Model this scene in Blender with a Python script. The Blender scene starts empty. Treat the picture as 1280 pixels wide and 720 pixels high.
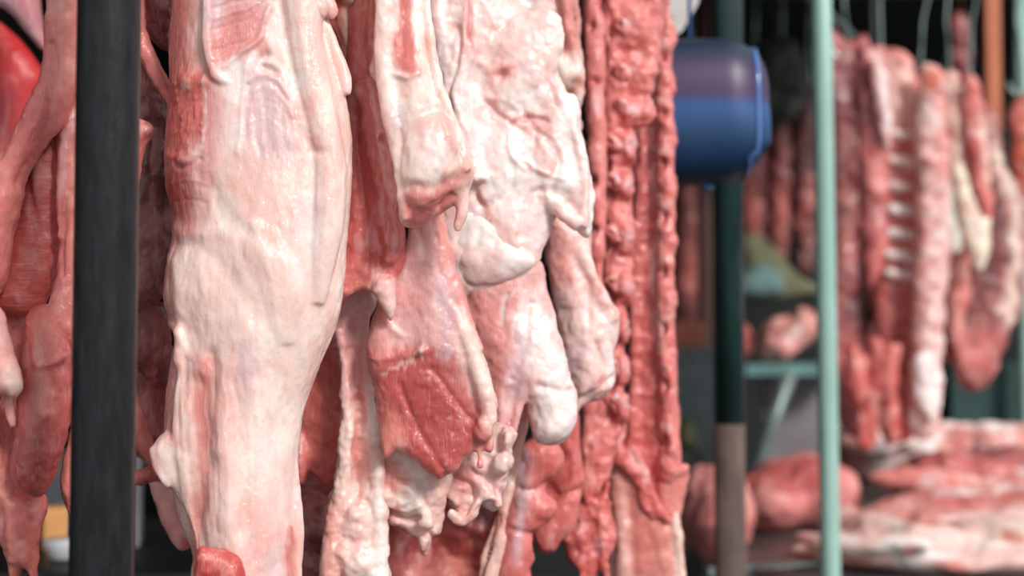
import bpy, bmesh, math, random
import numpy as np
from mathutils import Vector, Matrix

# ------------------------------------------------------------------ camera, world, sun, exposure
sc = bpy.context.scene
COL = sc.collection
FPX = 50/36*1280
PITCH = math.radians(2.0)
CP, SP = math.cos(PITCH), math.sin(PITCH)
EYE = (0.0, 0.0, 1.35)

cam_data = bpy.data.cameras.new('camera')
cam = bpy.data.objects.new('camera', cam_data)
COL.objects.link(cam)
cam.location = EYE
cam.rotation_euler = (math.pi/2+PITCH, 0, 0)
cam_data.lens = 50
cam_data.sensor_width = 36
cam_data.clip_start = 0.05
cam_data.dof.use_dof = True
cam_data.dof.focus_distance = 1.33
cam_data.dof.aperture_fstop = 3.1
sc.camera = cam

world = bpy.data.worlds.new('world')
sc.world = world
world.use_nodes = True
bg = world.node_tree.nodes['Background']
bg.inputs['Color'].default_value = (0.93, 0.97, 1.0, 1)
bg.inputs['Strength'].default_value = 0.8

sun_data = bpy.data.lights.new('sun', 'SUN')
sun = bpy.data.objects.new('sun', sun_data)
COL.objects.link(sun)
sun_data.energy = 3.0
sun_data.angle = math.radians(14)
sun_data.color = (1.0, 0.965, 0.93)
sun.rotation_euler = Vector((-0.50, 0.72, -0.55)).to_track_quat('-Z', 'Y').to_euler()
sun.location = (2, -3, 4)

sc.view_settings.view_transform = 'Standard'
sc.view_settings.look = 'None'
sc.view_settings.exposure = 0.0
sc.view_settings.gamma = 1.0
sc.view_settings.use_curve_mapping = False

# ------------------------------------------------------------------ mapping between photo measurements and the place
def P(px, py, Y):
    x = (px-640)/FPX; y = (360-py)/FPX
    s = Y/(CP - y*SP)
    return Vector((x*s, Y, EYE[2] + (SP + y*CP)*s))

def proj(X, Y, Z):
    dz = Z-EYE[2]
    d = Y*CP + dz*SP
    return 640 + FPX*X/d, 360 - FPX*(dz*CP - Y*SP)/d

# ------------------------------------------------------------------ noise
_rs = np.random.RandomState(7)
_perm = _rs.permutation(4096)
_val = _rs.rand(4096)*2-1
def vnoise(p, seed=0):
    i = np.floor(p).astype(np.int64); f = p-i
    f = f*f*f*(f*(f*6-15)+10)
    out = 0
    for dx in (0, 1):
        wx = f[:, 0] if dx else 1-f[:, 0]
        a = _perm[(i[:, 0]+dx+seed*17) & 4095]
        for dy in (0, 1):
            wy = f[:, 1] if dy else 1-f[:, 1]
            b = _perm[(a+i[:, 1]+dy) & 4095]
            for dz in (0, 1):
                wz = f[:, 2] if dz else 1-f[:, 2]
                c = _perm[(b+i[:, 2]+dz) & 4095]
                out = out + wx*wy*wz*_val[c]
    return out
def fbm(p, oct=3, seed=0):
    s = 0; a = 1
    for k in range(oct):
        s = s + a*vnoise(p*(2.03**k), seed+k); a *= .5
    return s

# ------------------------------------------------------------------ 2D tools
def smooth_loop(pts, closed=True, n=5):
    pts = [np.array(p, float) for p in pts]
    out = []
    m = len(pts)
    rng = range(m) if closed else range(m-1)
    for i in rng:
        if closed:
            p0, p1, p2, p3 = pts[i-1], pts[i], pts[(i+1) % m], pts[(i+2) % m]
        else:
            p0, p1, p2, p3 = pts[max(i-1, 0)], pts[i], pts[i+1], pts[min(i+2, m-1)]
        for k in range(n):
            t = k/n
            out.append(0.5*((2*p1)+(-p0+p2)*t+(2*p0-5*p1+4*p2-p3)*t*t+(-p0+3*p1-3*p2+p3)*t**3))
    if not closed: out.append(pts[-1])
    return np.array(out)

def dist_poly(q, pts, closed):
    """unsigned distance and nearest point from q (n,2) to polyline"""
    a = pts; b = np.roll(pts, -1, 0)
    if not closed: a = a[:-1]; b = b[:-1]
    best = np.full(len(q), 1e18); near = np.zeros_like(q)
    for i in range(len(a)):
        ab = b[i]-a[i]; L = ab@ab+1e-12
        t = np.clip(((q-a[i])@ab)/L, 0, 1)
        c = a[i]+t[:, None]*ab
        d = ((q-c)**2).sum(1)
        m = d < best
        best[m] = d[m]; near[m] = c[m]
    return np.sqrt(best), near

def inside(q, pts):
    r = np.zeros(len(q), bool)
    x, y = q[:, 0], q[:, 1]
    for i in range(len(pts)):
        x1, y1 = pts[i]; x2, y2 = pts[(i+1) % len(pts)]
        c = ((y1 > y) != (y2 > y))
        with np.errstate(divide='ignore', invalid='ignore'):
            xx = (x2-x1)*(y-y1)/((y2-y1) if y2 != y1 else 1e-9)+x1
        r ^= c & (x < xx)
    return r

def sstep(a, b, x):
    t = np.clip((x-a)/(b-a), 0, 1)
    return t*t*(3-2*t)

# ------------------------------------------------------------------ materials
def nt(name):
    m = bpy.data.materials.new(name); m.use_nodes = True
    return m, m.node_tree.nodes, m.node_tree.links, m.node_tree.nodes['Principled BSDF']
def lin(c):
    c = np.array(c, float)/255.0
    return np.where(c <= 0.04045, c/12.92, ((c+0.055)/1.055)**2.4)
def rgba(c): return tuple(float(v) for v in lin(c))+(1.0,)

def flesh_material(name, fibre=(300, 300, 34), rough=0.38, bump=0.42, sss=0.25, spec=0.4, grain=260, coat=.55):
    m, N, L, B = nt(name)
    at = N.new('ShaderNodeAttribute'); at.attribute_name = 'Col'
    tc = N.new('ShaderNodeTexCoord')
    mp = N.new('ShaderNodeMapping'); mp.inputs['Scale'].default_value = fibre
    L.new(tc.outputs['Object'], mp.inputs['Vector'])
    nf = N.new('ShaderNodeTexNoise'); nf.inputs['Scale'].default_value = 1; nf.inputs['Detail'].default_value = 5; nf.inputs['Distortion'].default_value = 1.4
    L.new(mp.outputs['Vector'], nf.inputs['Vector'])
    ng = N.new('ShaderNodeTexNoise'); ng.inputs['Scale'].default_value = grain; ng.inputs['Detail'].default_value = 6; ng.inputs['Roughness'].default_value = .6
    L.new(tc.outputs['Object'], ng.inputs['Vector'])
    nb = N.new('ShaderNodeTexNoise'); nb.inputs['Scale'].default_value = 28; nb.inputs['Detail'].default_value = 5; nb.inputs['Distortion'].default_value = .8
    L.new(tc.outputs['Object'], nb.inputs['Vector'])
    hsv = N.new('ShaderNodeSeparateColor'); hsv.mode = 'HSV'
    L.new(at.outputs['Color'], hsv.inputs['Color'])
    mus = N.new('ShaderNodeMapRange'); mus.inputs['From Min'].default_value = .35; mus.inputs['From Max'].default_value = .8
    L.new(hsv.outputs['Green'], mus.inputs['Value'])
    # blotches: hue drifts to red in places, paler marbling elsewhere
    r1 = N.new('ShaderNodeMapRange'); r1.inputs['From Min'].default_value = .5; r1.inputs['From Max'].default_value = .75; r1.inputs['To Max'].default_value = .55
    L.new(nb.outputs['Fac'], r1.inputs['Value'])
    mx = N.new('ShaderNodeMix'); mx.data_type = 'RGBA'; mx.blend_type = 'MULTIPLY'
    mx.inputs['B'].default_value = (1.0, .76, .73, 1)
    L.new(r1.outputs['Result'], mx.inputs['Factor']); L.new(at.outputs['Color'], mx.inputs['A'])
    r2 = N.new('ShaderNodeMapRange'); r2.inputs['From Min'].default_value = .56; r2.inputs['From Max'].default_value = .74; r2.inputs['To Max'].default_value = .24
    L.new(nf.outputs['Fac'], r2.inputs['Value'])
    mx2 = N.new('ShaderNodeMix'); mx2.data_type = 'RGBA'
    mx2.inputs['B'].default_value = rgba((242, 212, 200))
    L.new(r2.outputs['Result'], mx2.inputs['Factor']); L.new(mx.outputs['Result'], mx2.inputs['A'])
    r3 = N.new('ShaderNodeMapRange'); r3.inputs['From Min'].default_value = .3; r3.inputs['From Max'].default_value = .5; r3.inputs['To Min'].default_value = .3; r3.inputs['To Max'].default_value = 0
    L.new(ng.outputs['Fac'], r3.inputs['Value'])
    mx3 = N.new('ShaderNodeMix'); mx3.data_type = 'RGBA'; mx3.blend_type = 'MULTIPLY'
    mx3.inputs['B'].default_value = (.86, .6, .6, 1)
    L.new(r3.outputs['Result'], mx3.inputs['Factor']); L.new(mx2.outputs['Result'], mx3.inputs['A'])
    L.new(mx3.outputs['Result'], B.inputs['Base Color'])
    # relief
    m1 = N.new('ShaderNodeMath'); m1.operation = 'MULTIPLY'; L.new(nf.outputs['Fac'], m1.inputs[0])
    ma = N.new('ShaderNodeMapRange'); ma.inputs['To Min'].default_value = .35; ma.inputs['To Max'].default_value = 1.0
    L.new(mus.outputs['Result'], ma.inputs['Value']); L.new(ma.outputs['Result'], m1.inputs[1])
    m2 = N.new('ShaderNodeMath'); m2.operation = 'MULTIPLY_ADD'; m2.inputs[1].default_value = .35
    L.new(ng.outputs['Fac'], m2.inputs[0]); L.new(m1.outputs[0], m2.inputs[2])
    bp = N.new('ShaderNodeBump'); bp.inputs['Strength'].default_value = bump; bp.inputs['Distance'].default_value = .0022
    L.new(m2.outputs[0], bp.inputs['Height']); L.new(bp.outputs['Normal'], B.inputs['Normal'])
    rr = N.new('ShaderNodeMapRange'); rr.inputs['From Min'].default_value = .35; rr.inputs['From Max'].default_value = .65
    rr.inputs['To Min'].default_value = rough-.12; rr.inputs['To Max'].default_value = rough+.14
    L.new(nb.outputs['Fac'], rr.inputs['Value']); L.new(rr.outputs['Result'], B.inputs['Roughness'])
    B.inputs['Specular IOR Level'].default_value = spec
    B.inputs['Subsurface Weight'].default_value = sss
    B.inputs['Subsurface Radius'].default_value = (1.0, .35, .25)
    B.inputs['Subsurface Scale'].default_value = .010
    bc = N.new('ShaderNodeBump'); bc.inputs['Strength'].default_value = 1.0; bc.inputs['Distance'].default_value = .0022
    nc = N.new('ShaderNodeTexNoise'); nc.inputs['Scale'].default_value = 200; nc.inputs['Detail'].default_value = 3; L.new(tc.outputs['Object'], nc.inputs['Vector']); L.new(nc.outputs['Fac'], bc.inputs['Height']); L.new(bc.outputs['Normal'], B.inputs['Coat Normal'])
    B.inputs['Coat Weight'].default_value = coat; B.inputs['Coat Roughness'].default_value = .10
    return m

M = {}
M['flesh'] = flesh_material('flesh')
M['flesh_cross'] = flesh_material('flesh_cross', fibre=(22, 120, 300), bump=.5)
M['soft_fat'] = flesh_material('soft_fat', fibre=(160, 160, 30), bump=.36, rough=.38, grain=210, sss=.35)
M['far_flesh'] = flesh_material('far_flesh', fibre=(60, 60, 12), bump=.5, sss=0.0, grain=40, coat=.0)

def plain(name, c, rough=.5, metal=0.0, c2=None, scale=(8, 8, 8), bump=0.0, spec=.5, coat=0.0, emit=None):
    m, N, L, B = nt(name)
    tc = N.new('ShaderNodeTexCoord'); mp = N.new('ShaderNodeMapping'); mp.inputs['Scale'].default_value = scale
    n = N.new('ShaderNodeTexNoise'); n.inputs['Scale'].default_value = 1; n.inputs['Detail'].default_value = 8; n.inputs['Roughness'].default_value = .65
    L.new(tc.outputs['Object'], mp.inputs['Vector']); L.new(mp.outputs['Vector'], n.inputs['Vector'])
    rp = N.new('ShaderNodeValToRGB')
    rp.color_ramp.elements[0].position = .38; rp.color_ramp.elements[1].position = .68
    rp.color_ramp.elements[0].color = rgba(c); rp.color_ramp.elements[1].color = rgba(c2 or tuple(min(255, v*1.25+6) for v in c))
    L.new(n.outputs['Fac'], rp.inputs['Fac']); L.new(rp.outputs['Color'], B.inputs['Base Color'])
    B.inputs['Roughness'].default_value = rough; B.inputs['Metallic'].default_value = metal
    B.inputs['Specular IOR Level'].default_value = spec; B.inputs['Coat Weight'].default_value = coat
    if bump:
        b = N.new('ShaderNodeBump'); b.inputs['Strength'].default_value = bump; b.inputs['Distance'].default_value = .002
        L.new(n.outputs['Fac'], b.inputs['Height']); L.new(b.outputs['Normal'], B.inputs['Normal'])
    return m

# ------------------------------------------------------------------ object helpers
def link(name, me, mat, parent=None, smooth=True):
    o = bpy.data.objects.new(name, me); COL.objects.link(o)
    if mat is not None: me.materials.append(mat)
    if smooth: me.polygons.foreach_set('use_smooth', [True]*len(me.polygons))
    if parent is not None: o.parent = parent; o.matrix_parent_inverse = parent.matrix_world.inverted()
    return o
def tag(o, label, cat, group=None):
    o['label'] = label; o['category'] = cat
    if group: o['group'] = group
    return o
def thing(name, label, cat, loc, group=None):
    o = bpy.data.objects.new(name, None); COL.objects.link(o); o.location = loc
    o.matrix_world = Matrix.Translation(loc)
    o.empty_display_size = .05
    return tag(o, label, cat, group)
def struct(o): o['kind'] = 'structure'; return o

def mesh_from(name, v, f):
    me = bpy.data.meshes.new(name); me.from_pydata([tuple(p) for p in v], [], [tuple(q) for q in f]); me.update()
    return me

def tube_geo(path, radii, n=12, cap=True, flat=None):
    """tube through world points; returns verts, faces"""
    path = [np.array(p, float) for p in path]; V = []; F = []
    up = None
    for i, p in enumerate(path):
        t = path[min(i+1, len(path)-1)]-path[max(i-1, 0)]; t /= np.linalg.norm(t)+1e-12
        if up is None:
            a = np.array((0, 1., 0)) if abs(t[1]) < .9 else np.array((1., 0, 0))
            up = a
        u = np.cross(t, up); u /= np.linalg.norm(u)+1e-12
        w = np.cross(u, t); up = w
        r = radii[i] if hasattr(radii, '__len__') else radii
        fl = flat or 1.0
        for k in range(n):
            a = 2*math.pi*k/n
            V.append(p+r*(math.cos(a)*u+fl*math.sin(a)*w))
    for i in range(len(path)-1):
        for k in range(n):
            a, b = i*n+k, i*n+(k+1) % n
            F.append((a, b, b+n, a+n))
    if cap:
        F.append(tuple(range(n))[::-1]); F.append(tuple(range((len(path)-1)*n, len(path)*n)))
    return V, F

def ell_geo(c, r, ang=0, ns=14, nr=9):
    V = []; F = []
    ca, sa = math.cos(ang), math.sin(ang)
    def pt(x, y, z):
        return np.array((c[0]+x*ca-z*sa, c[1]+y, c[2]+x*sa+z*ca))
    V.append(pt(0, 0, r[2]))
    for i in range(1, nr):
        a = math.pi*i/nr
        for k in range(ns):
            b = 2*math.pi*k/ns
            V.append(pt(r[0]*math.sin(a)*math.cos(b), r[1]*math.sin(a)*math.sin(b), r[2]*math.cos(a)))
    V.append(pt(0, 0, -r[2])); e = len(V)-1
    for k in range(ns):
        F.append((0, 1+k, 1+(k+1) % ns)); F.append((e, e-ns+(k+1) % ns, e-ns+k))
    for i in range(nr-2):
        for k in range(ns):
            a, b = 1+i*ns+k, 1+i*ns+(k+1) % ns
            F.append((a, a+ns, b+ns, b))
    return V, F

def box_geo(c, s):
    x, y, z = c; a, b, d = s[0]/2, s[1]/2, s[2]/2
    V = [(x+i*a, y+j*b, z+k*d) for i in (-1, 1) for j in (-1, 1) for k in (-1, 1)]
    F = [(0, 1, 3, 2), (4, 6, 7, 5), (0, 4, 5, 1), (2, 3, 7, 6), (0, 2, 6, 4), (1, 5, 7, 3)]
    return V, F
def obj_geo(name, geos, mat, parent=None, smooth=True, bevel=0):
    V = []; F = []
    for v, f in geos:
        k = len(V); V += [tuple(p) for p in v]; F += [tuple(i+k for i in q) for q in f]
    bm = bmesh.new(); me = mesh_from(name, V, F); bm.from_mesh(me)
    if bevel: bmesh.ops.bevel(bm, geom=bm.edges[:], offset=bevel, segments=3, affect='EDGES', profile=.5)
    bmesh.ops.recalc_face_normals(bm, faces=bm.faces[:]); bm.to_mesh(me); bm.free()
    return link(name, me, mat, parent, smooth)

def slab_geo(outline, Y, T, R, h, back=1.0, tilt=(0, 0), wav=0.0, seed=0, rag=0):
    """solid pad: outline (photo measurements) set at depth Y, front bulge T (m), edge rounding R (m)"""
    lp = smooth_loop(outline)
    if rag:
        q3 = np.c_[lp*0.06, np.full(len(lp), seed*3.1)]
        lp = lp + rag*np.c_[vnoise(q3, seed), vnoise(q3+50, seed)]
    W = np.array([P(x, y, Y) for x, y in lp])
    pts = W[:, [0, 2]]
    lo = pts.min(0)-h*1.5; hi = pts.max(0)+h*1.5
    nx = int((hi[0]-lo[0])/h)+2; nz = int((hi[1]-lo[1])/h)+2
    gx, gz = np.meshgrid(lo[0]+h*np.arange(nx), lo[1]+h*np.arange(nz), indexing='ij')
    q = np.c_[gx.ravel(), gz.ravel()]
    d, near = dist_poly(q, pts, True)
    ins = inside(q, pts).reshape(nx, nz)
    d = np.where(ins.ravel(), d, 0)
    g = ins.copy()
    cell = ins[:-1, :-1] | ins[1:, :-1] | ins[:-1, 1:] | ins[1:, 1:]
    out = ~ins.ravel()
    q[out] = near[out]
    t = np.sqrt(np.clip(1-(1-np.minimum(d/R, 1))**2, 0, 1))
    cx, cz = pts.mean(0)
    yc = Y + tilt[0]*(q[:, 0]-cx)+tilt[1]*(q[:, 1]-cz)
    if wav: yc = yc+wav*fbm(np.c_[q*14, np.full(len(q), seed*1.7)], 2, seed)
    front = np.c_[q[:, 0], yc-T*t, q[:, 1]]
    backv = np.c_[q[:, 0], yc+T*back*t, q[:, 1]]
    n = len(q)
    idx = np.arange(n).reshape(nx, nz)
    a = idx[:-1, :-1][cell]; b = idx[1:, :-1][cell]; c = idx[1:, 1:][cell]; e = idx[:-1, 1:][cell]
    bmap = np.where(out, np.arange(n), np.arange(n)+n)
    F1 = np.c_[a, b, c, e]; F2 = np.c_[bmap[e], bmap[c], bmap[b], bmap[a]]
    V = np.r_[front, backv]
    return V.tolist(), F1.tolist()+F2.tolist()

def remesh(V, F, vox, it=4):
    me = mesh_from('tmp', V, F)
    bm = bmesh.new(); bm.from_mesh(me)
    bmesh.ops.delete(bm, geom=[v for v in bm.verts if not v.link_faces], context='VERTS')
    bm.to_mesh(me); bm.free()
    o = bpy.data.objects.new('tmp', me); COL.objects.link(o)
    md = o.modifiers.new('r', 'REMESH'); md.mode = 'VOXEL'; md.voxel_size = vox
    dg = bpy.context.evaluated_depsgraph_get()
    new = bpy.data.meshes.new_from_object(o.evaluated_get(dg))
    bpy.data.objects.remove(o); bpy.data.meshes.remove(me)
    n = len(new.vertices); co = np.empty(n*3); new.vertices.foreach_get('co', co); co = co.reshape(-1, 3)
    ne = len(new.edges); ed = np.empty(ne*2, np.int32); new.edges.foreach_get('vertices', ed); ed = ed.reshape(-1, 2)
    deg = np.bincount(ed.ravel(), minlength=n)[:, None]
    for k in range(it):
        co = (1-.6)*co+.6*lap(co, ed, deg, n)
    return new, co, ed, deg
def lap(co, ed, deg, n):
    s = np.empty((n, co.shape[1]))
    for c in range(co.shape[1]):
        s[:, c] = np.bincount(ed[:, 0], co[ed[:, 1], c], n)+np.bincount(ed[:, 1], co[ed[:, 0], c], n)
    return s/np.maximum(deg, 1)

CLR = dict(fat=(240, 214, 202), cream=(243, 222, 206), white=(247, 236, 232), pinkfat=(238, 196, 188), film=(226, 176, 174),
           lilac=(214, 184, 190), pink=(224, 138, 130), mus=(206, 98, 92), red=(190, 66, 62), deep=(160, 52, 52), dark=(122, 44, 48), liver=(86, 38, 42),
           grey=(158, 100, 98), salmon=(228, 146, 130), orange=(226, 120, 92), rose=(216, 118, 111), bone=(236, 226, 214), blush=(232, 168, 158))

def meat(name, solids, Y, base, feats=(), cols=(), vox=.0022, lumps=(.0016, 45), fine=(.0005, 160), mat='flesh', parent=None, seed=1,
         sm=4, stretch=1.0, vary=.12, mottle=1.0):
    """solids: ('s', outline, dy, T, R[, opts]) | ('t', [(px,py,r_px)...], dy[, flat]) | ('e', px,py,rx,ry,ang,dy,ry_depth)
       feats: ('r', pts, width, height_m) | ('b', x, y, rx, ry, height_m)
       cols: ('p', colour, outline, soft, strength) | ('l', colour, pts, width, strength) | ('b', colour, x, y, rx, ry, strength)"""
    V = []; F = []
    mpp = Y/FPX
    for s in solids:
        if s[0] == 's':
            op = s[5] if len(s) > 5 else {}
            v, f = slab_geo(s[1], Y+s[2], s[3], s[4], max(vox*1.3, .0024), seed=seed, **op)
        elif s[0] == 't':
            sp = smooth_loop([p[:3] for p in s[1]], False, 4)
            yy = Y+s[2]; v, f = tube_geo([P(a[0], a[1], yy) for a in sp], [max(a[2], .5)*yy/FPX for a in sp], 12, True, s[3] if len(s) > 3 else None)
        else:
            _, x, y, rx, ry, ang, dy, rd = s
            yy = Y+dy; k = yy/FPX; v, f = ell_geo(P(x, y, yy), (rx*k, rd, ry*k), math.radians(-ang))
        n = len(V); V += [tuple(p) for p in v]; F += [tuple(i+n for i in q) for q in f]
    me, co, ed, deg = remesh(V, F, vox, sm)
    n = len(co)
    me.vertices.foreach_set('co', co.ravel()); me.update()
    no = np.empty(n*3); me.vertices.foreach_get('normal', no); no = no.reshape(-1, 3)
    for k in range(2): no = lap(no, ed, deg, n)
    no /= np.linalg.norm(no, axis=1)[:, None]+1e-9
    yref = Y-.01
    u, v = proj(co[:, 0], yref, co[:, 2]); uv = np.c_[u, v]
    w = sstep(-.35, .4, -no[:, 1])
    h = lumps[0]*fbm(co*lumps[1]*np.array((1, 1, stretch)), 3, seed)+fine[0]*fbm(co*fine[1]*np.array((1, 1, stretch)), 2, seed+9)
    wob = np.c_[fbm(co*35, 3, seed+3), fbm(co*35, 3, seed+5)]*5.0
    wob2 = np.c_[fbm(co*np.array((190, 190, 60)), 3, seed+6), fbm(co*np.array((190, 190, 60)), 3, seed+7)]*np.array((2.5, 7.0))
    for f in feats:
        if f[0] == 'r':
            d, _ = dist_poly(uv+wob*.5, smooth_loop(f[1], False, 4), False)
            h = h+w*f[3]*np.exp(-(d/f[2])**2)
        else:
            _, x, y, rx, ry, hh = f
            d = ((uv[:, 0]-x)/rx)**2+((uv[:, 1]-y)/ry)**2
            h = h+w*hh*np.exp(-d*1.4)
    co = co+no*h[:, None]
    me.vertices.foreach_set('co', co.ravel())
    c = np.tile(lin(CLR[base] if isinstance(base, str) else base), (n, 1))
    uw = uv+wob+wob2
    sat = (c[0].max()-c[0].min())/c[0].max()
    q = co*np.array((1, 1, .45))
    if mottle:
        if sat < .45: ms = (('blush', 30, .05, .42, 1), ('white', 45, .1, .35, 2), ('salmon', 60, .35, .3, 4))
        else: ms = (('pink', 38, .05, .38, 1), ('deep', 30, .2, .22, 2), ('film', 80, .35, .38, 4))
        for nm_, s_, th_, st_, sd_ in ms:
            a = sstep(th_, th_+.5, fbm(q*s_, 3, seed+30+sd_))*st_*mottle
            c = c*(1-a[:, None])+lin(CLR[nm_])*a[:, None]
    for f in cols:
        cc = lin(CLR[f[1]] if isinstance(f[1], str) else f[1])
        if f[0] == 'p':
            lp = smooth_loop(f[2]); d, _ = dist_poly(uw, lp, True); d = np.where(inside(uw, lp), -d, d)
            a = sstep(f[3]*1.5, -f[3]*1.5, d)*f[4]
        elif f[0] == 'l':
            d, _ = dist_poly(uw, smooth_loop(f[2], False, 4), False); a = np.exp(-(d/f[3])**2)*f[4]
        else:
            _, _, x, y, rx, ry, s = f
            a = np.exp(-1.2*(((uw[:, 0]-x)/rx)**2+((uw[:, 1]-y)/ry)**2)**1.5)*s
        c = c*(1-a[:, None])+cc*a[:, None]
    j = fbm(co*26, 3, seed+20)*vary
    c = c*np.c_[1+j*.5, 1+j*1.2, 1+j*1.2]
    ca = me.color_attributes.new('Col', 'FLOAT_COLOR', 'POINT')
    ca.data.foreach_set('color', np.c_[np.clip(c, 0, .98), np.ones(n)].ravel())
    me.name = name
    return link(name, me, M[mat], parent)
# ------------------------------------------------------------------ setting
M['concrete'] = plain('concrete', (52, 50, 48), .9, c2=(74, 72, 70), scale=(3, 3, 3), bump=.4)
M['dark_wall'] = plain('dark_wall', (14, 22, 22), .85, c2=(34, 40, 40), scale=(2, 2, 1.5), bump=.3)
M['ceiling'] = plain('ceiling', (14, 20, 20), .9, c2=(26, 32, 32), scale=(2, 2, 2))
M['black_steel'] = plain('black_steel', (20, 20, 23), .34, c2=(36, 38, 41), scale=(160, 160, 30), bump=.6, spec=.22)
M['teal_paint'] = plain('teal_paint', (146, 184, 173), .35, c2=(170, 204, 194), scale=(20, 20, 4), spec=.5)
M['green_steel'] = plain('green_steel', (26, 46, 46), .38, c2=(52, 84, 80), scale=(30, 30, 5))
M['brown_rust'] = plain('brown_rust', (74, 56, 50), .7, c2=(116, 96, 86), scale=(20, 20, 6), bump=.4)
M['brown_post'] = plain('brown_post', (48, 26, 22), .7, c2=(84, 52, 44), scale=(20, 20, 4))
M['steel'] = plain('steel', (96, 116, 112), .3, metal=1.0, c2=(200, 215, 210), scale=(10, 10, 10))
M['galvanised'] = plain('galvanised', (120, 134, 130), .45, metal=.6, c2=(160, 172, 168), scale=(10, 10, 10))
M['counter_top'] = plain('counter_top', (60, 54, 54), .35, c2=(104, 92, 90), scale=(6, 6, 6))
M['tin'] = plain('tin', (120, 112, 116), .5, c2=(150, 144, 146), scale=(3, 3, 3))
M['wood'] = plain('wood', (170, 92, 60), .6, c2=(206, 124, 84), scale=(30, 30, 3), bump=.3)

def prism(name, poly, z0, z1, mat):
    n = len(poly)
    V = [(x, y, z0) for x, y in poly]+[(x, y, z1) for x, y in poly]
    F = [tuple(range(n))[::-1], tuple(range(n, 2*n))]+[(i, (i+1) % n, n+(i+1) % n, n+i) for i in range(n)]
    return obj_geo(name, [(V, F)], mat, smooth=False)

struct(prism('floor', [(-3, -3), (7, -3), (7, 8.2), (-3, 8.2)], -.1, 0, M['concrete']))
struct(prism('wall_back', [(-3, 8.0), (7, 8.0), (7, 8.2), (-3, 8.2)], 0, 2.95, M['dark_wall']))
struct(prism('wall_left', [(-2.2, .9), (-2.0, .9), (-2.0, 8.0), (-2.2, 8.0)], 0, 2.95, M['dark_wall']))
struct(prism('ceiling', [(-2.2, .9), (-.1, .9), (3.35, 8.2), (-2.2, 8.2)], 2.95, 3.05, M['ceiling']))

# row of posts that carry the meat rail
def post(name, mat, X, Y, r, label, top=2.94, lean=0.0, foot=None):
    t = thing(name, label, 'post', (X, Y, 0))
    obj_geo('pole', [tube_geo([(X+lean*(z-1.35), Y, z) for z in (0.012, .9, 1.35, 1.8, top)], r, 40)], mat, t)
    obj_geo('foot_plate', [box_geo((X, Y, .006), (r*4, r*4, .012))], mat, t, False)
    return t
a = P(131.5, 360, 1.10); post('steel_post', M['black_steel'], a.x, 1.10, .0243, 'thick matt black steel post in sharp focus, crossing the whole photo height', lean=.004)
a = P(911, 360, 2.5)
t = thing('steel_post', 'dark green steel post with a bare brown lower length, behind the blue tub', 'post', (a.x, 2.5, 0))
zz = P(911, 530, 2.5).z
obj_geo('pole', [tube_geo([(a.x, 2.5, zz), (a.x, 2.5, 2.94)], .0265, 32)], M['green_steel'], t)
o = obj_geo('lower_sleeve', [tube_geo([(a.x, 2.5, .012), (a.x, 2.5, zz)], .027, 32)], M['brown_rust'], t); o['label'] = 'brown rusty lower length'
obj_geo('foot_plate', [box_geo((a.x, 2.5, .006), (.11, .11, .012))], M['brown_rust'], t, False)
a = P(1033, 360, 2.8); post('steel_post', M['teal_paint'], a.x, 2.8, .0195, 'pale mint painted post in front of the far hanging ribs', lean=-.008)
a = P(881, 360, 5.5); post('steel_post', M['brown_post'], a.x, 5.5, .030, 'thin dark brown post just beside the green steel post')
a = P(1281, 360, 5.5); post('steel_post', M['teal_paint'], a.x, 5.5, .026, 'mint post cut by the right edge of the photo')

# the overhead rail, above the frame, running away to the right with the row
RA, RB = np.array((-.95, .35, 2.42)), np.array((2.4, 7.6, 2.42))
def rail_at(Y): k = (Y-RA[1])/(RB[1]-RA[1]); return RA+k*(RB-RA)
t = thing('meat_rail', 'long overhead steel rail that the meat hooks hang from', 'rail', (0, 2.4, 2.42))
obj_geo('bar', [tube_geo([RA, RB], .014, 16)], M['galvanised'], t)
for Y in (.9, 3.1, 5.4, 7.2):
    p = rail_at(Y); obj_geo('hanger', [tube_geo([(p[0], p[1], 2.43), (p[0], p[1], 2.95)], .008, 10)], M['galvanised'], t)

def hook(top, tip, label, r=.0035, group=None):
    """long steel meat hook from a rail point down to the meat"""
    top = np.array(top, float); tip = np.array(tip, float)
    d = np.array((1, 0, 0))
    pts = []
    for k in range(7):
        a = math.pi*(1-k/6); pts.append(top+np.array((.018*math.cos(a)+0.0, 0, .004+.018*math.sin(a))))
    pts += [top+np.array((.018, 0, -.05)), (top+tip)/2+np.array((.01, 0, 0)), tip+np.array((.02, 0, .05))]
    for k in range(8):
        a = math.pi*k/7; pts.append(tip+np.array((.02*math.cos(a), 0, -.006-.022*math.sin(a))))
    pts.append(tip+np.array((-.02, 0, .012)))
    o = obj_geo('meat_hook', [tube_geo(pts, [r]*(len(pts)-2)+[r*.7, r*.2], 10)], M['steel'])
    return tag(o, label, 'hook', group)
# ------------------------------------------------------------------ the near hanging meat
def T0(name, label, px, Y, cat='meat', group=None):
    return thing(name, label, cat, P(px, -60, Y), group)

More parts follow.
